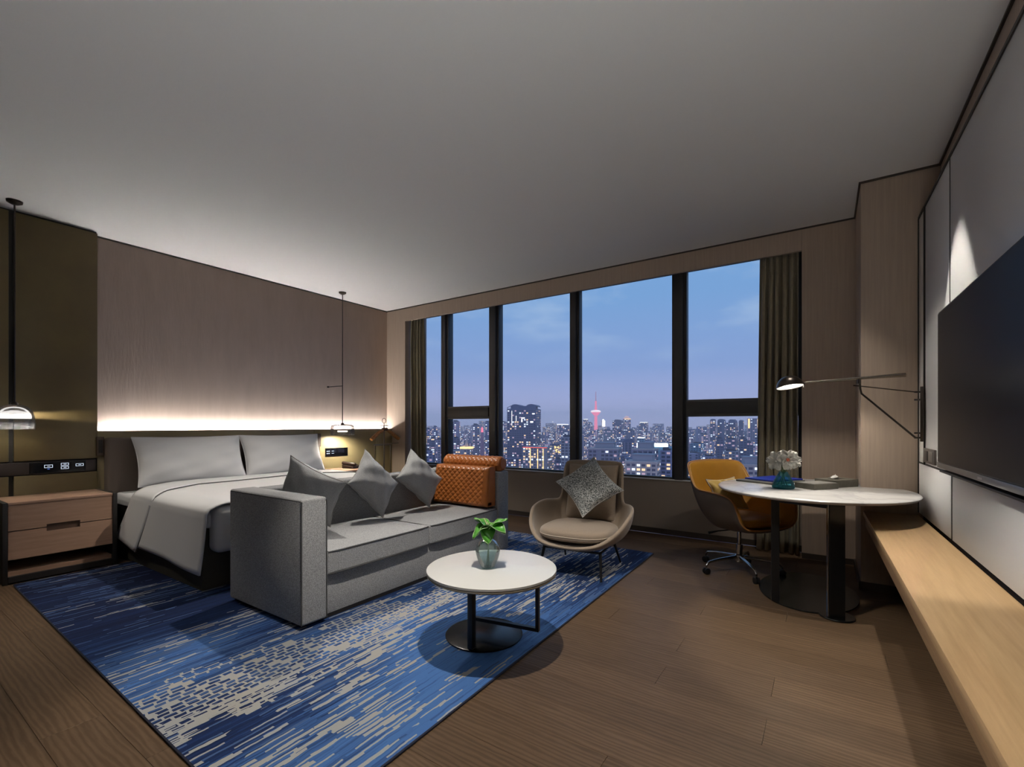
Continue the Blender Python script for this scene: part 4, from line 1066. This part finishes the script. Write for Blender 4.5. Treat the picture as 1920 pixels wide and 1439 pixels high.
# ------------------------------------------------------------------ the city beyond the window
CITY=[
 (-332.0, 527.3, 42.0, 33.6, 28.7, 'crown', 'navy', 0.22, 'dark twin-crowned glass tower, tallest building in the wide third pane'),
 (-664.8, 954.3, 18.8, 15.0, 9.2, 'slab', 'mauve', 0.4, 'slim pale tower beside the dark crowned tower, against the left mullion'),
 (-616.7, 1143.2, 17.9, 14.3, -19.7, 'slab', 'mauve', 0.35, 'short mauve block right of the dark crowned tower'),
 (-480.3, 921.6, 26.3, 21.0, 2.4, 'slab', 'mauve', 0.4, 'broad tower topped with white light left of the centre mullion'),
 (-286.2, 488.2, 34.1, 27.3, -25.1, 'strip', 'grey', 0.3, 'apartment tower with three vertical lines of golden light'),
 (-357.5, 546.3, 19.7, 15.8, -38.2, 'slab', 'violet', 0.35, 'violet apartment block below the dark crowned tower'),
 (-244.6, 463.1, 9.1, 7.3, -37.6, 'slab', 'navy', 0.12, 'low deep blue block under the golden street glow'),
 (-226.0, 449.1, 13.9, 11.2, -11.6, 'slab', 'grey', 0.25, 'grey apartment block close to the centre mullion'),
 (-714.8, 1547.2, 17.5, 14.0, 22.5, 'slab', 'mauve', 0.5, 'tower with a bright white top just left of the red television tower'),
 (-674.7, 1495.8, 16.8, 13.4, 10.5, 'slab', 'violet', 0.3, 'plain violet tower touching the red television tower on its left'),
 (-610.3, 1460.8, 10.7, 8.6, 17.3, 'glow', 'cream', 0.9, 'narrow brightly glowing tower just right of the red television tower'),
 (-473.0, 1239.8, 26.9, 21.5, 14.6, 'slab', 'navy', 0.25, 'square dark office block between the glowing tower and the pink topped one'),
 (-453.1, 1253.1, 19.4, 15.5, 19.1, 'crownlit', 'mauve', 0.45, 'office tower with an illuminated pinkish top'),
 (-455.4, 1408.2, 24.6, 19.7, 9.4, 'slab', 'navy', 0.3, 'dark tower pair with a slanted roof above the white stadium light'),
 (-494.1, 1695.5, 33.0, 26.4, -2.7, 'slab', 'violet', 0.3, 'hazy wide block right of the slanted dark tower'),
 (-371.0, 916.8, 24.6, 19.7, -10.0, 'slab', 'cream', 0.25, 'pale residential block behind the penthouse roof'),
 (-322.3, 859.1, 16.5, 13.2, -11.2, 'slab', 'violet', 0.35, 'violet residential block behind the curved tower'),
 (-331.0, 943.6, 20.1, 16.1, -10.0, 'slab', 'mauve', 0.3, 'mauve residential block above the curved tower'),
 (-249.6, 763.4, 12.5, 10.0, -20.3, 'slab', 'teal', 0.15, 'low teal block left of the white stadium light'),
 (-226.0, 634.7, 16.7, 13.3, -17.8, 'round', 'navy', 0.25, 'dark tower with a rounded top and pale vertical ribs'),
 (-158.2, 388.7, 27.8, 22.3, -19.9, 'grid', 'grey', 0.2, 'grey apartment block with a recessed penthouse, left foreground of the fourth pane'),
 (-101.1, 321.0, 22.7, 18.2, -24.6, 'grid', 'beige', 0.25, 'beige gridded apartment block with a set-back top, nearest in the fourth pane'),
 (-110.4, 354.5, 17.5, 14.0, -17.6, 'grid', 'grey', 0.15, 'dark set-back block rising behind the beige gridded one'),
 (-99.6, 375.0, 9.4, 7.6, -19.0, 'slab', 'violet', 0.25, 'pale grey-violet block against the thick right mullion'),
 (-207.0, 727.0, 21.7, 17.3, -36.3, 'slab', 'cream', 0.6, 'densely lit white block below the stadium light'),
 (-190.5, 1053.7, 11.3, 9.1, 14.8, 'round', 'navy', 0.35, 'leftmost of the four slender round-topped towers'),
 (-175.4, 1063.8, 14.7, 11.8, 14.8, 'round', 'navy', 0.25, 'second of the four slender round-topped towers'),
 (-156.6, 1076.5, 20.4, 16.3, 13.7, 'step', 'navy', 0.3, 'third and widest of the four slender towers, with stepped shoulders'),
 (-140.6, 1087.2, 9.1, 7.3, 12.5, 'round', 'navy', 0.25, 'rightmost of the four slender round-topped towers'),
 (-126.5, 1159.4, 23.9, 19.1, 16.7, 'goldedge', 'mauve', 0.35, 'block with a golden stripe down each edge beside the right curtain'),
 (-112.3, 675.0, 10.1, 8.1, -16.9, 'slab', 'navy', 0.2, 'left one of three low dark blocks before the slender towers'),
 (-99.6, 683.4, 10.8, 8.7, -17.6, 'slab', 'navy', 0.2, 'middle one of three low dark blocks before the slender towers'),
 (-85.8, 692.7, 10.1, 8.1, -16.9, 'slab', 'navy', 0.2, 'right one of three low dark blocks before the slender towers'),
 (-82.6, 572.0, 15.8, 12.6, -27.9, 'slab', 'grey', 0.3, 'grey apartment block behind the yellow chair'),
 (-85.8, 728.9, 15.2, 12.1, -23.1, 'slab', 'navy', 0.5, 'dark block with a dense grid of lit windows beside the curtain'),
 (-77.1, 787.7, 14.5, 11.6, -19.8, 'slab', 'violet', 0.4, 'violet block half covered by the right curtain'),
 (-37.6, 363.7, 17.4, 13.9, -26.9, 'grid', 'beige', 0.25, 'pale gridded block above the blue folder'),
 (-111.8, 605.4, 15.8, 12.6, -36.9, 'slab', 'violet', 0.2, 'low flat violet block behind the yellow chair'),
 (-162.7, 756.7, 21.7, 17.3, -42.2, 'slab', 'navy', 0.2, 'low dark block beside the thick right mullion'),
 (-170.8, 816.4, 19.7, 15.8, -29.3, 'slab', 'teal', 0.25, 'teal low block right of the thick right mullion'),
 (-189.8, 960.2, 18.8, 15.0, -16.6, 'slab', 'mauve', 0.5, 'lit mauve cluster block left of the slender towers'),
 (-507.5, 590.1, 12.5, 10.0, 7.4, 'slab', 'mauve', 0.45, 'lit tower at the left of the small lower pane'),
 (-457.5, 532.1, 11.3, 9.1, -18.2, 'slab', 'navy', 0.3, 'dark block beneath the lit tower in the small lower pane'),
 (-396.8, 483.8, 14.5, 11.6, -27.8, 'goldtop', 'grey', 0.35, 'block wearing a band of golden light in the small lower pane'),
 (-560.9, 710.8, 14.6, 11.7, 2.2, 'slab', 'mauve', 0.3, 'hazy tower behind the leaf-shaped one'),
 (-434.4, 566.9, 8.3, 6.6, -0.5, 'leaf', 'pink', 0.15, 'leaf-shaped pink-topped tower in the small lower pane'),
 (-553.9, 739.7, 9.6, 7.7, 7.6, 'slab', 'violet', 0.35, 'violet tower beside the left mullion of the small lower pane'),
 (-631.0, 651.7, 10.3, 8.3, -6.1, 'slab', 'violet', 0.4, 'left tower of the pair in the narrow leftmost pane'),
 (-640.7, 681.3, 9.6, 7.7, -2.0, 'slab', 'violet', 0.4, 'right tower of the pair in the narrow leftmost pane'),
 (-501.7, 528.9, 8.3, 6.7, -18.8, 'slab', 'navy', 0.25, 'dark slender block in the narrow leftmost pane'),
 (-448.1, 485.5, 9.1, 7.3, -19.3, 'slab', 'mauve', 0.25, 'pale mauve block beside the mullion of the narrow leftmost pane'),
 (-399.6, 412.0, 10.5, 8.4, -29.7, 'slab', 'violet', 0.25, 'low violet block next to the left curtain'),
]

WALLC = {'navy': (.12, .13, .22), 'mauve': (.38, .32, .42), 'violet': (.30, .29, .44), 'grey': (.34, .33, .37), 'beige': (.58, .49, .46),  # bluish and mauve tints put the dusk haze into the wall colour
         'cream': (.60, .54, .56), 'teal': (.14, .30, .44), 'pink': (.55, .30, .38)}
M_city = {k: mat('facade_' + k, c, .8) for k, c in WALLC.items()}
M_roof = mat('dark_roof', (.05, .05, .075), .8)
M_pd = mat('unlit_pane', (.05, .06, .11), .15)
M_pw = emis('lit_pane_warm', (1, .66, .40), 1.4); M_pc = emis('lit_pane_cool', (.80, .86, 1), 1.5); M_pm = emis('lit_pane_dim', (.85, .60, .78), .65)
M_gold = emis('gold_light', (1, .62, .25), 2.2); M_whitel = emis('white_light', (1, .97, .95), 3.0); M_pinkl = emis('pink_light', (1, .22, .34), 1.3); M_redl = emis('red_light', (1, .12, .08), 1.2); M_blue = emis('blue_light', (.25, .55, 1), 1.2)
GZ = -150.
def quads(name, Q, mats, parent):
    """Q: list of (4 points, slot)"""
    vs = []; fs = []; sl = []
    for pts, s in Q:
        k = len(vs); vs += pts; fs.append((k, k + 1, k + 2, k + 3)); sl.append(s)
    me = bpy.data.meshes.new(name); me.from_pydata(vs, [], fs)
    for m in mats: me.materials.append(m)
    me.polygons.foreach_set('material_index', sl); me.update()
    o = link(bpy.data.objects.new(name, me), parent); return o
def panes(w, d, zt, zlo, pitch, lit, rn, inset=.0, solid=False, fl=3.2):
    Q = []
    faces = [((-w / 2, -d / 2), (1, 0), w, (0, -1)), ((w / 2, -d / 2), (0, 1), d, (1, 0)), ((-w / 2, d / 2), (0, -1), d, (-1, 0))]
    for (ox, oy), (ux, uy), L_, (nx, ny) in faces:
        nc = max(1, int((L_ - .8) / pitch)); cw = (L_ - .8) / nc
        nr = max(1, int((zt - 1.2 - zlo) / fl))
        for c in range(nc):
            blank = rn.random() < .06
            for r_ in range(nr):
                if blank: continue
                a0 = .4 + c * cw + cw * .16; a1 = .4 + (c + 1) * cw - cw * .16
                z1 = zt - 1.2 - r_ * fl; z0 = z1 - fl * .55
                q = rn.random(); s = 0
                if q < lit: s = rn.choice((1, 1, 2, 2, 3, 3, 3))
                e = .12
                P0 = [(ox + ux * a + nx * e, oy + uy * a + ny * e, z) for a, z in ((a0, z0), (a1, z0), (a1, z1), (a0, z1))]
                Q.append((P0, s))
                if solid:   # reveals around the pane
                    B0 = [(ox + ux * a, oy + uy * a, z) for a, z in ((a0, z0), (a1, z0), (a1, z1), (a0, z1))]
                    for i in range(4):
                        j = (i + 1) % 4; Q.append(([B0[i], B0[j], P0[j], P0[i]], 0))
    return Q
CAMX, CAMY = 5.59, -4.87
def tower(rec, k):
    x, y, w, d, zt, kind, mk, lit, label = rec[:9]
    rn = random.Random(k); az = math.atan2(y - CAMY, x - CAMX)
    dist = math.hypot(x - CAMX, y - CAMY)
    name = {'grid': 'apartment_block', 'crown': 'skyscraper', 'strip': 'apartment_block', 'leaf': 'leaf_tower', 'goldedge': 'office_block'}.get(kind, 'city_tower')
    t = empty(name, (x, y, GZ), az - PI / 2 + rad(rn.choice((-1, 1)) * rn.uniform(6, 22)), label=label, cat='building')
    if len(rec) > 9: t['group'] = rec[9]
    m = M_city[mk]; top = zt - GZ; w *= .93
    lo = max(0, top - max(18, dist * .13 - abs(min(0, zt)) + 12))
    bm = bmesh.new()
    if kind == 'leaf':
        pr_ = [(w * .5 * math.sin(PI * (.15 + .8 * i / 14)) ** .7 * (1.15 - .6 * (i / 14)), top - 60 + 60 * i / 14) for i in range(15)]
        addlathe(bm, [(pr_[0][0], 0)] + pr_ + [(0, top + .5)], 20, cap0=False, cap1=False, sy=.6)
    elif kind == 'round':
        addbox(bm, -w / 2, w / 2, -d / 2, d / 2, 0, top - w * .3)
        n = 12; vs = []
        for s in (-1, 1):
            vs.append([bm.verts.new((-w / 2 * math.cos(PI * i / n), s * d / 2, top - w * .3 + w * .3 * math.sin(PI * i / n))) for i in range(n + 1)])
        for i in range(n): bm.faces.new((vs[0][i], vs[0][i + 1], vs[1][i + 1], vs[1][i]))
        bm.faces.new(vs[0]); bm.faces.new(vs[1][::-1])
    elif kind == 'crown':
        addbox(bm, -w / 2, w / 2, -d / 2, d / 2, 0, top - 6)
        addbox(bm, -w * .30, w * .40, -d * .45, d * .45, top - 6, top - 2)
    elif kind == 'step':
        addbox(bm, -w * .5, w * .5, -d / 2, d / 2, 0, top - 7); addbox(bm, -w * .28, w * .40, -d * .45, d * .45, top - 7, top - 2); addbox(bm, -w * .18, w * .25, -d * .4, d * .4, top - 2, top)
    else:
        addbox(bm, -w / 2, w / 2, -d / 2, d / 2, 0, top)
    bmesh.ops.recalc_face_normals(bm, faces=bm.faces)
    obj('walls', bm, m, t)
    solid = dist < 520
    ztw = top - (w * .3 if kind == 'round' else 7 if kind in ('crown', 'step') else 0)
    if kind != 'leaf':
        pitch = 3.4 if dist < 700 else 3.6
        o = quads('window_panes', panes(w, d, ztw, lo, pitch, lit, rn, solid=solid), [M_pd, M_pw, M_pc, M_pm], t); o['kind'] = 'stuff'
    bm = bmesh.new()
    if kind == 'crown':
        for cx_, r0 in ((-.22, .16), (.33, .17)):
            n = 10
            for s in range(n):
                a0, a1 = PI * s / n, PI * (s + 1) / n; pr0 = (cx_ * w + r0 * w * math.cos(a0), top - 3 + 3.6 * math.sin(a0)); pr1 = (cx_ * w + r0 * w * math.cos(a1), top - 3 + 3.6 * math.sin(a1))
                A = [bm.verts.new((pr0[0], yy, pr0[1])) for yy in (-d * .46, d * .46)]; B = [bm.verts.new((pr1[0], yy, pr1[1])) for yy in (-d * .46, d * .46)]
                bm.faces.new((A[0], A[1], B[1], B[0]))
                A2 = [bm.verts.new((pr0[0], yy, top - 6)) for yy in (-d * .46,)]; B2 = [bm.verts.new((pr1[0], yy, top - 6)) for yy in (-d * .46,)]
                bm.faces.new((A[0], B[0], B2[0], A2[0]))
        addtube(bm, [(-w * .49, -d * .48, top - 8), (-w * .49, -d * .48, top - 4), (-w * .30, -d * .48, top - .6)], .5, 5)
        obj('roof_crown', bm, M_city['navy'], t)
        bm2 = bmesh.new()
        for (xx, z0, z1, ww) in ((-.33, 30, 9, .5), (.36, 26, 24, 4.), (.06, 20, 18.6, 5.), (.42, 14, 12.6, 3.5), (-.18, 24, 16, .5), (.02, 25, 21, 1.6)):
            addbox(bm2, xx * w - ww / 2, xx * w + ww / 2, -d / 2 - .5, -d / 2 - .15, top - z0, top - z1)
        obj('facade_lights', bm2, M_whitel, t)
    elif kind == 'grid':
        # frame grid, cornice and recessed penthouse
        addbox(bm, -w / 2 - .5, w / 2 + .5, -d / 2 - .5, d / 2 + .5, top, top + .9)
        obj('cornice', bm, M_city['beige'], t); bm = bmesh.new()
        addbox(bm, -w * .30, w * .34, -d * .3, d * .4, top + .9, top + 5.5); addbox(bm, -w * .34, w * .38, -d * .34, d * .44, top + 5.5, top + 6.0)
        obj('penthouse', bm, M_city['grey'], t)
        bm = bmesh.new(); n = max(3, int(w / 3.6))
        for i in range(n + 1):
            xx = -w / 2 + w * i / n; addbox(bm, xx - .28, xx + .28, -d / 2 - .55, -d / 2 - .02, lo, top)
        z = top - .3
        while z > lo:
            addbox(bm, -w / 2, w / 2, -d / 2 - .5, -d / 2 - .03, z - .45, z); z -= 6.4 if z < top - 3 else 3.4
        obj('frame_grid', bm, M_city['beige' if mk == 'beige' else 'mauve'], t)
    elif kind == 'goldtop':
        addbox(bm, -w * .55, w * .55, -d * .55, d * .55, top - 2.6, top); obj('light_band', bm, M_gold, t)
        bm = bmesh.new(); addlathe(bm, [(w * .2, top), (w * .08, top + 9), (0, top + 16)], 6); obj('roof_spire', bm, M_city['beige'], t)
    elif kind == 'goldedge':
        for s in (-1, 1): addbox(bm, s * w * .42 - 1.6, s * w * .42 + 1.6, -d / 2 - .8, -d / 2 - .15, top - 22, top - 1)
        obj('light_stripes', bm, M_gold, t)
    elif kind == 'glow':
        addbox(bm, -w * .48, w * .48, -d / 2 - .6, -d / 2 - .2, top - 20, top); addlathe(bm, [(w * .4, top), (w * .3, top + 3), (0, top + 5)], 10); obj('lit_front', bm, M_whitel, t)
    elif kind == 'crownlit':
        addbox(bm, -w * .46, w * .46, -d * .46, d * .46, top, top + 2.4); addlathe(bm, [(w * .42, top + 2.4), (w * .34, top + 6), (0, top + 9)], 12); obj('lit_crown', bm, mat('crown_stone', (.6, .4, .36), .6, emit=(1, .6, .5), estr=.55) if 'crown_stone' not in bpy.data.materials else bpy.data.materials['crown_stone'], t)
        bm = bmesh.new(); addbox(bm, -w * .5, w * .5, -d * .5 - .4, -d * .5 - .1, top - 1.2, top + .2); obj('light_band', bm, M_gold, t)
    elif kind == 'strip':
        for xx in (-.18, .12, .34): addbox(bm, xx * w - .35, xx * w + .35, -d / 2 - .6, -d / 2 - .2, lo, top - 2)
        obj('light_lines', bm, M_gold, t)
        bm = bmesh.new(); addbox(bm, -w * .5, w * .5, -d / 2 - .4, -d / 2 - .1, top - .8, top); obj('red_band', bm, M_redl, t)
    elif kind == 'leaf':
        addlathe(bm, [(w * .26, top - 9), (w * .2, top - 3), (0, top + .8)], 14, sy=.7, cap0=False); obj('lit_tip', bm, M_pinkl, t)
    else:
        if 'white' in label and ('light' in label or 'top' in label) and kind == 'slab':
            addbox(bm, -w * .42, w * .42, -d * .4, d * .4, top, top + 1.4); obj('roof_light', bm, M_whitel, t)
        elif kind == 'slab':
            addbox(bm, -w * .3, w * .15, -d * .3, d * .3, top, top + 2.6); addbox(bm, w * .2, w * .36, -d * .2, d * .2, top, top + 1.5)
            obj('roof_house', bm, M_roof, t)
        else: bm.free()
    if kind == 'round' and dist < 800:
        bm = bmesh.new()
        for xx in (-.36, -.05, .28): addbox(bm, xx * w - .5, xx * w + .5, -d / 2 - .9, -d / 2 - .15, lo, ztw)
        obj('ribs', bm, M_city['mauve'], t)
    return t
PLACED = [(-205, 721, 40), (-789, 1808, 22), (-300, 560, 24), (-268, 560, 26), (-185, 900, 20), (-330, 760, 20), (-610, 820, 18), (-88, 330, 9)]
def clear(x, y, r_): return all(math.hypot(x - a, y - b) > r_ + q for a, b, q in PLACED)
for k, rec in enumerate(CITY):
    rec = list(rec); r0 = .56 * math.hypot(rec[2], rec[3])
    for _ in range(60):
        if clear(rec[0], rec[1], .5 * math.hypot(rec[2], rec[3]) * 1.02): break
        f_ = 1.02
        rec[0] = CAMX + (rec[0] - CAMX) * f_; rec[1] = CAMY + (rec[1] - CAMY) * f_; rec[2] *= f_; rec[3] *= f_; rec[4] = 1.18 + (rec[4] - 1.18) * f_
    PLACED.append((rec[0], rec[1], .5 * math.hypot(rec[2], rec[3])))
    tower(rec, k + 100)

# small blocks further out, all alike
rn = random.Random(5)
PANES = ((131.9, 'narrow leftmost pane'), (126.7, 'second pane with the crossbar'), (116.1, 'wide third pane'), (103.9, 'wide fourth pane'), (0, 'rightmost pane beside the curtain'))
ROWS = ('nearest rank of hazy blocks', 'second rank of hazy blocks', 'middle rank of hazy blocks', 'far rank of hazy blocks', 'skyline rank of hazy blocks')
cnt = 0
for row, (D, n, hi, lo_) in enumerate(((620, 36, -34, -62), (900, 50, -22, -58), (1300, 66, -8, -40), (1800, 70, -4, -30), (2500, 70, 8, -14))):
    for i in range(n):
        az = rad(139 - 54 * (i + rn.uniform(.1, .9)) / n); D2 = D * rn.uniform(.9, 1.12)
        x = CAMX + D2 * math.cos(az); y = CAMY + D2 * math.sin(az); w = rn.uniform(14, 30) * (1 + D / 3000)
        for _ in range(40):
            if clear(x, y, .5 * w * 1.25): break
            az = rad(139 - 54 * rn.random()); D2 = D * rn.uniform(.88, 1.15); x = CAMX + D2 * math.cos(az); y = CAMY + D2 * math.sin(az)
        else: continue
        PLACED.append((x, y, .5 * w * 1.25))
        zt = rn.uniform(lo_, hi) + (rn.random() < .12) * rn.uniform(4, 14) * (D / 1000) ** .5
        mk = rn.choice(('mauve', 'violet', 'navy', 'violet', 'grey', 'mauve'))
        pn = next(p_ for a_, p_ in PANES if math.degrees(az) >= a_)
        lab = 'city block in the ' + ROWS[row] + ' through the ' + pn
        rec = (x, y, w, w * .7, zt, 'filler', mk, rn.uniform(.3, .6), lab, ROWS[row] + ', ' + pn)
        t = tower(rec, 1000 + cnt); t.name = 'city_block'; cnt += 1

# television tower
tt = empty('television_tower', (-789.1, 1808.0, GZ), label='tall red-lit television tower with a round pod, left in the fourth pane', cat='tower')
S = 1.3
def T(z): return z * S - GZ
lathe('shaft', [(11 * S, 0), (7 * S, T(-60)), (5.5 * S, T(-20)), (4.6 * S, T(30)), (0, T(30))], M_pinkl, tt, n=20)
lathe('pod', [(4.6 * S, T(31)), (9 * S, T(36)), (14.5 * S, T(42)), (14.5 * S, T(43)), (0, T(43))], M_pinkl, tt, n=32)
lathe('pod_lights', [(14.8 * S, T(43.2)), (16.5 * S, T(44.5)), (15 * S, T(48)), (9 * S, T(50)), (0, T(51))], mat('pod_white', (.9, .7, .7), .5, emit=(1, .75, .72), estr=1.4), tt, n=32)
lathe('upper_shaft', [(4.2 * S, T(51)), (2.6 * S, T(72)), (0, T(72))], M_pinkl, tt, n=16)
lathe('mast_pod', [(2, T(72)), (3.4 * S, T(74)), (3.2 * S, T(78)), (1.2 * S, T(80)), (0, T(80))], M_pinkl, tt, n=16)
lathe('mast', [(1.6 * S, T(80)), (.8 * S, T(108)), (0, T(112))], mat('mast_steel', (.35, .2, .24), .5, emit=(1, .3, .4), estr=.35), tt, n=10)
# illuminated low hall
sh_ = empty('stadium', (-205, 721, GZ), rad(12), label='low hall under a glaring white strip of light in the fourth pane', cat='building')
box('hall_walls', (-32, 32, -14, 14, 0, 118), M_city['teal'], sh_); box('roof_light_strip', (-22, 12, -16, -14.2, 118.5, 124), emis('stadium_light', (.85, 1, 1), 4.), sh_, bev=1.0)
lt_ = box('side_light', (-34, -30.5, -15.4, -14.2, 108, 124), M_whitel, sh_)
# glowing street junctions
def glowspot(name, x, y, z, lab_, m, r_, n, seed):
    g = empty(name, (x, y, GZ), label=lab_, cat='street lights'); rn_ = random.Random(seed); bm_ = bmesh.new()
    for i in range(n):
        a, q = rn_.uniform(0, 6.28), rn_.random() ** .5 * r_
        X, Y, Z = q * math.cos(a), q * math.sin(a) * .6, z - GZ + rn_.uniform(-6, 4)
        s_1 = rn_.uniform(.35, 1.1); addbox(bm_, X - s_1, X + s_1, Y - s_1, Y + s_1, Z - s_1 * .6, Z + s_1 * .6)
    o = obj('lamps', bm_, m, g); o['kind'] = 'stuff'
glowspot('street_lights', -300, 560, -31, 'golden glow of street lights in front of the dark twin-crowned tower', M_gold, 20, 60, 1)
glowspot('street_lights', -268, 560, -50, 'yellow cluster of street lights left of the centre mullion', M_gold, 22, 70, 2)
glowspot('street_lights', -185, 900, -52, 'warm floodlit street behind the yellow chair', emis('cream_light', (1, .85, .6), 2.), 16, 50, 3)
glowspot('street_lights', -330, 760, -46, 'pink neon cluster at the foot of the television tower', M_pinkl, 16, 40, 4)
glowspot('street_lights', -610, 820, -60, 'white street light cluster low in the narrow leftmost pane', M_whitel, 14, 24, 5)
glowspot('street_lights', -88, 330, -46, 'white glare on the street beside the beige gridded block', M_whitel, 6, 22, 6)
# ground and a carpet of street lights
gnd = st(box('ground', (-3200, 1400, 20, 4200, GZ - 2, GZ), mat('city_ground', (.06, .055, .08), .9)))
rn = random.Random(9); Q = []
for i in range(7000):
    az = rad(141 - 56 * rn.random()); D = 350 + 2600 * rn.random() ** .7
    x = CAMX + D * math.cos(az); y = CAMY + D * math.sin(az); z = GZ + rn.uniform(4, 60) if D > 600 else GZ + rn.uniform(4, 30); s = .0011 * D * rn.uniform(.4, 1.)
    ux, uy = -math.sin(az), math.cos(az)
    Q.append(([(x - ux * s, y - uy * s, z - s), (x + ux * s, y + uy * s, z - s), (x + ux * s, y + uy * s, z + s), (x - ux * s, y - uy * s, z + s)], rn.choice((0, 0, 1, 2, 3))))
o = quads('street_light_carpet', Q, [M_pw, M_pc, M_pinkl, M_gold], gnd); o['kind'] = 'stuff'

# dusk haze over the city
hz = bpy.data.materials.new('city_haze'); hz.use_nodes = True; nt = hz.node_tree; nt.nodes.clear()
o_ = nt.nodes.new('ShaderNodeOutputMaterial'); v_ = nt.nodes.new('ShaderNodeVolumeScatter'); v_.inputs['Color'].default_value = (1., .93, 1., 1); v_.inputs['Density'].default_value = .00036; v_.inputs['Anisotropy'].default_value = .6
nt.links.new(v_.outputs[0], o_.inputs['Volume'])
hb = st(box('haze', (-3100, 1300, 60, 3300, GZ + .5, 100), hz))
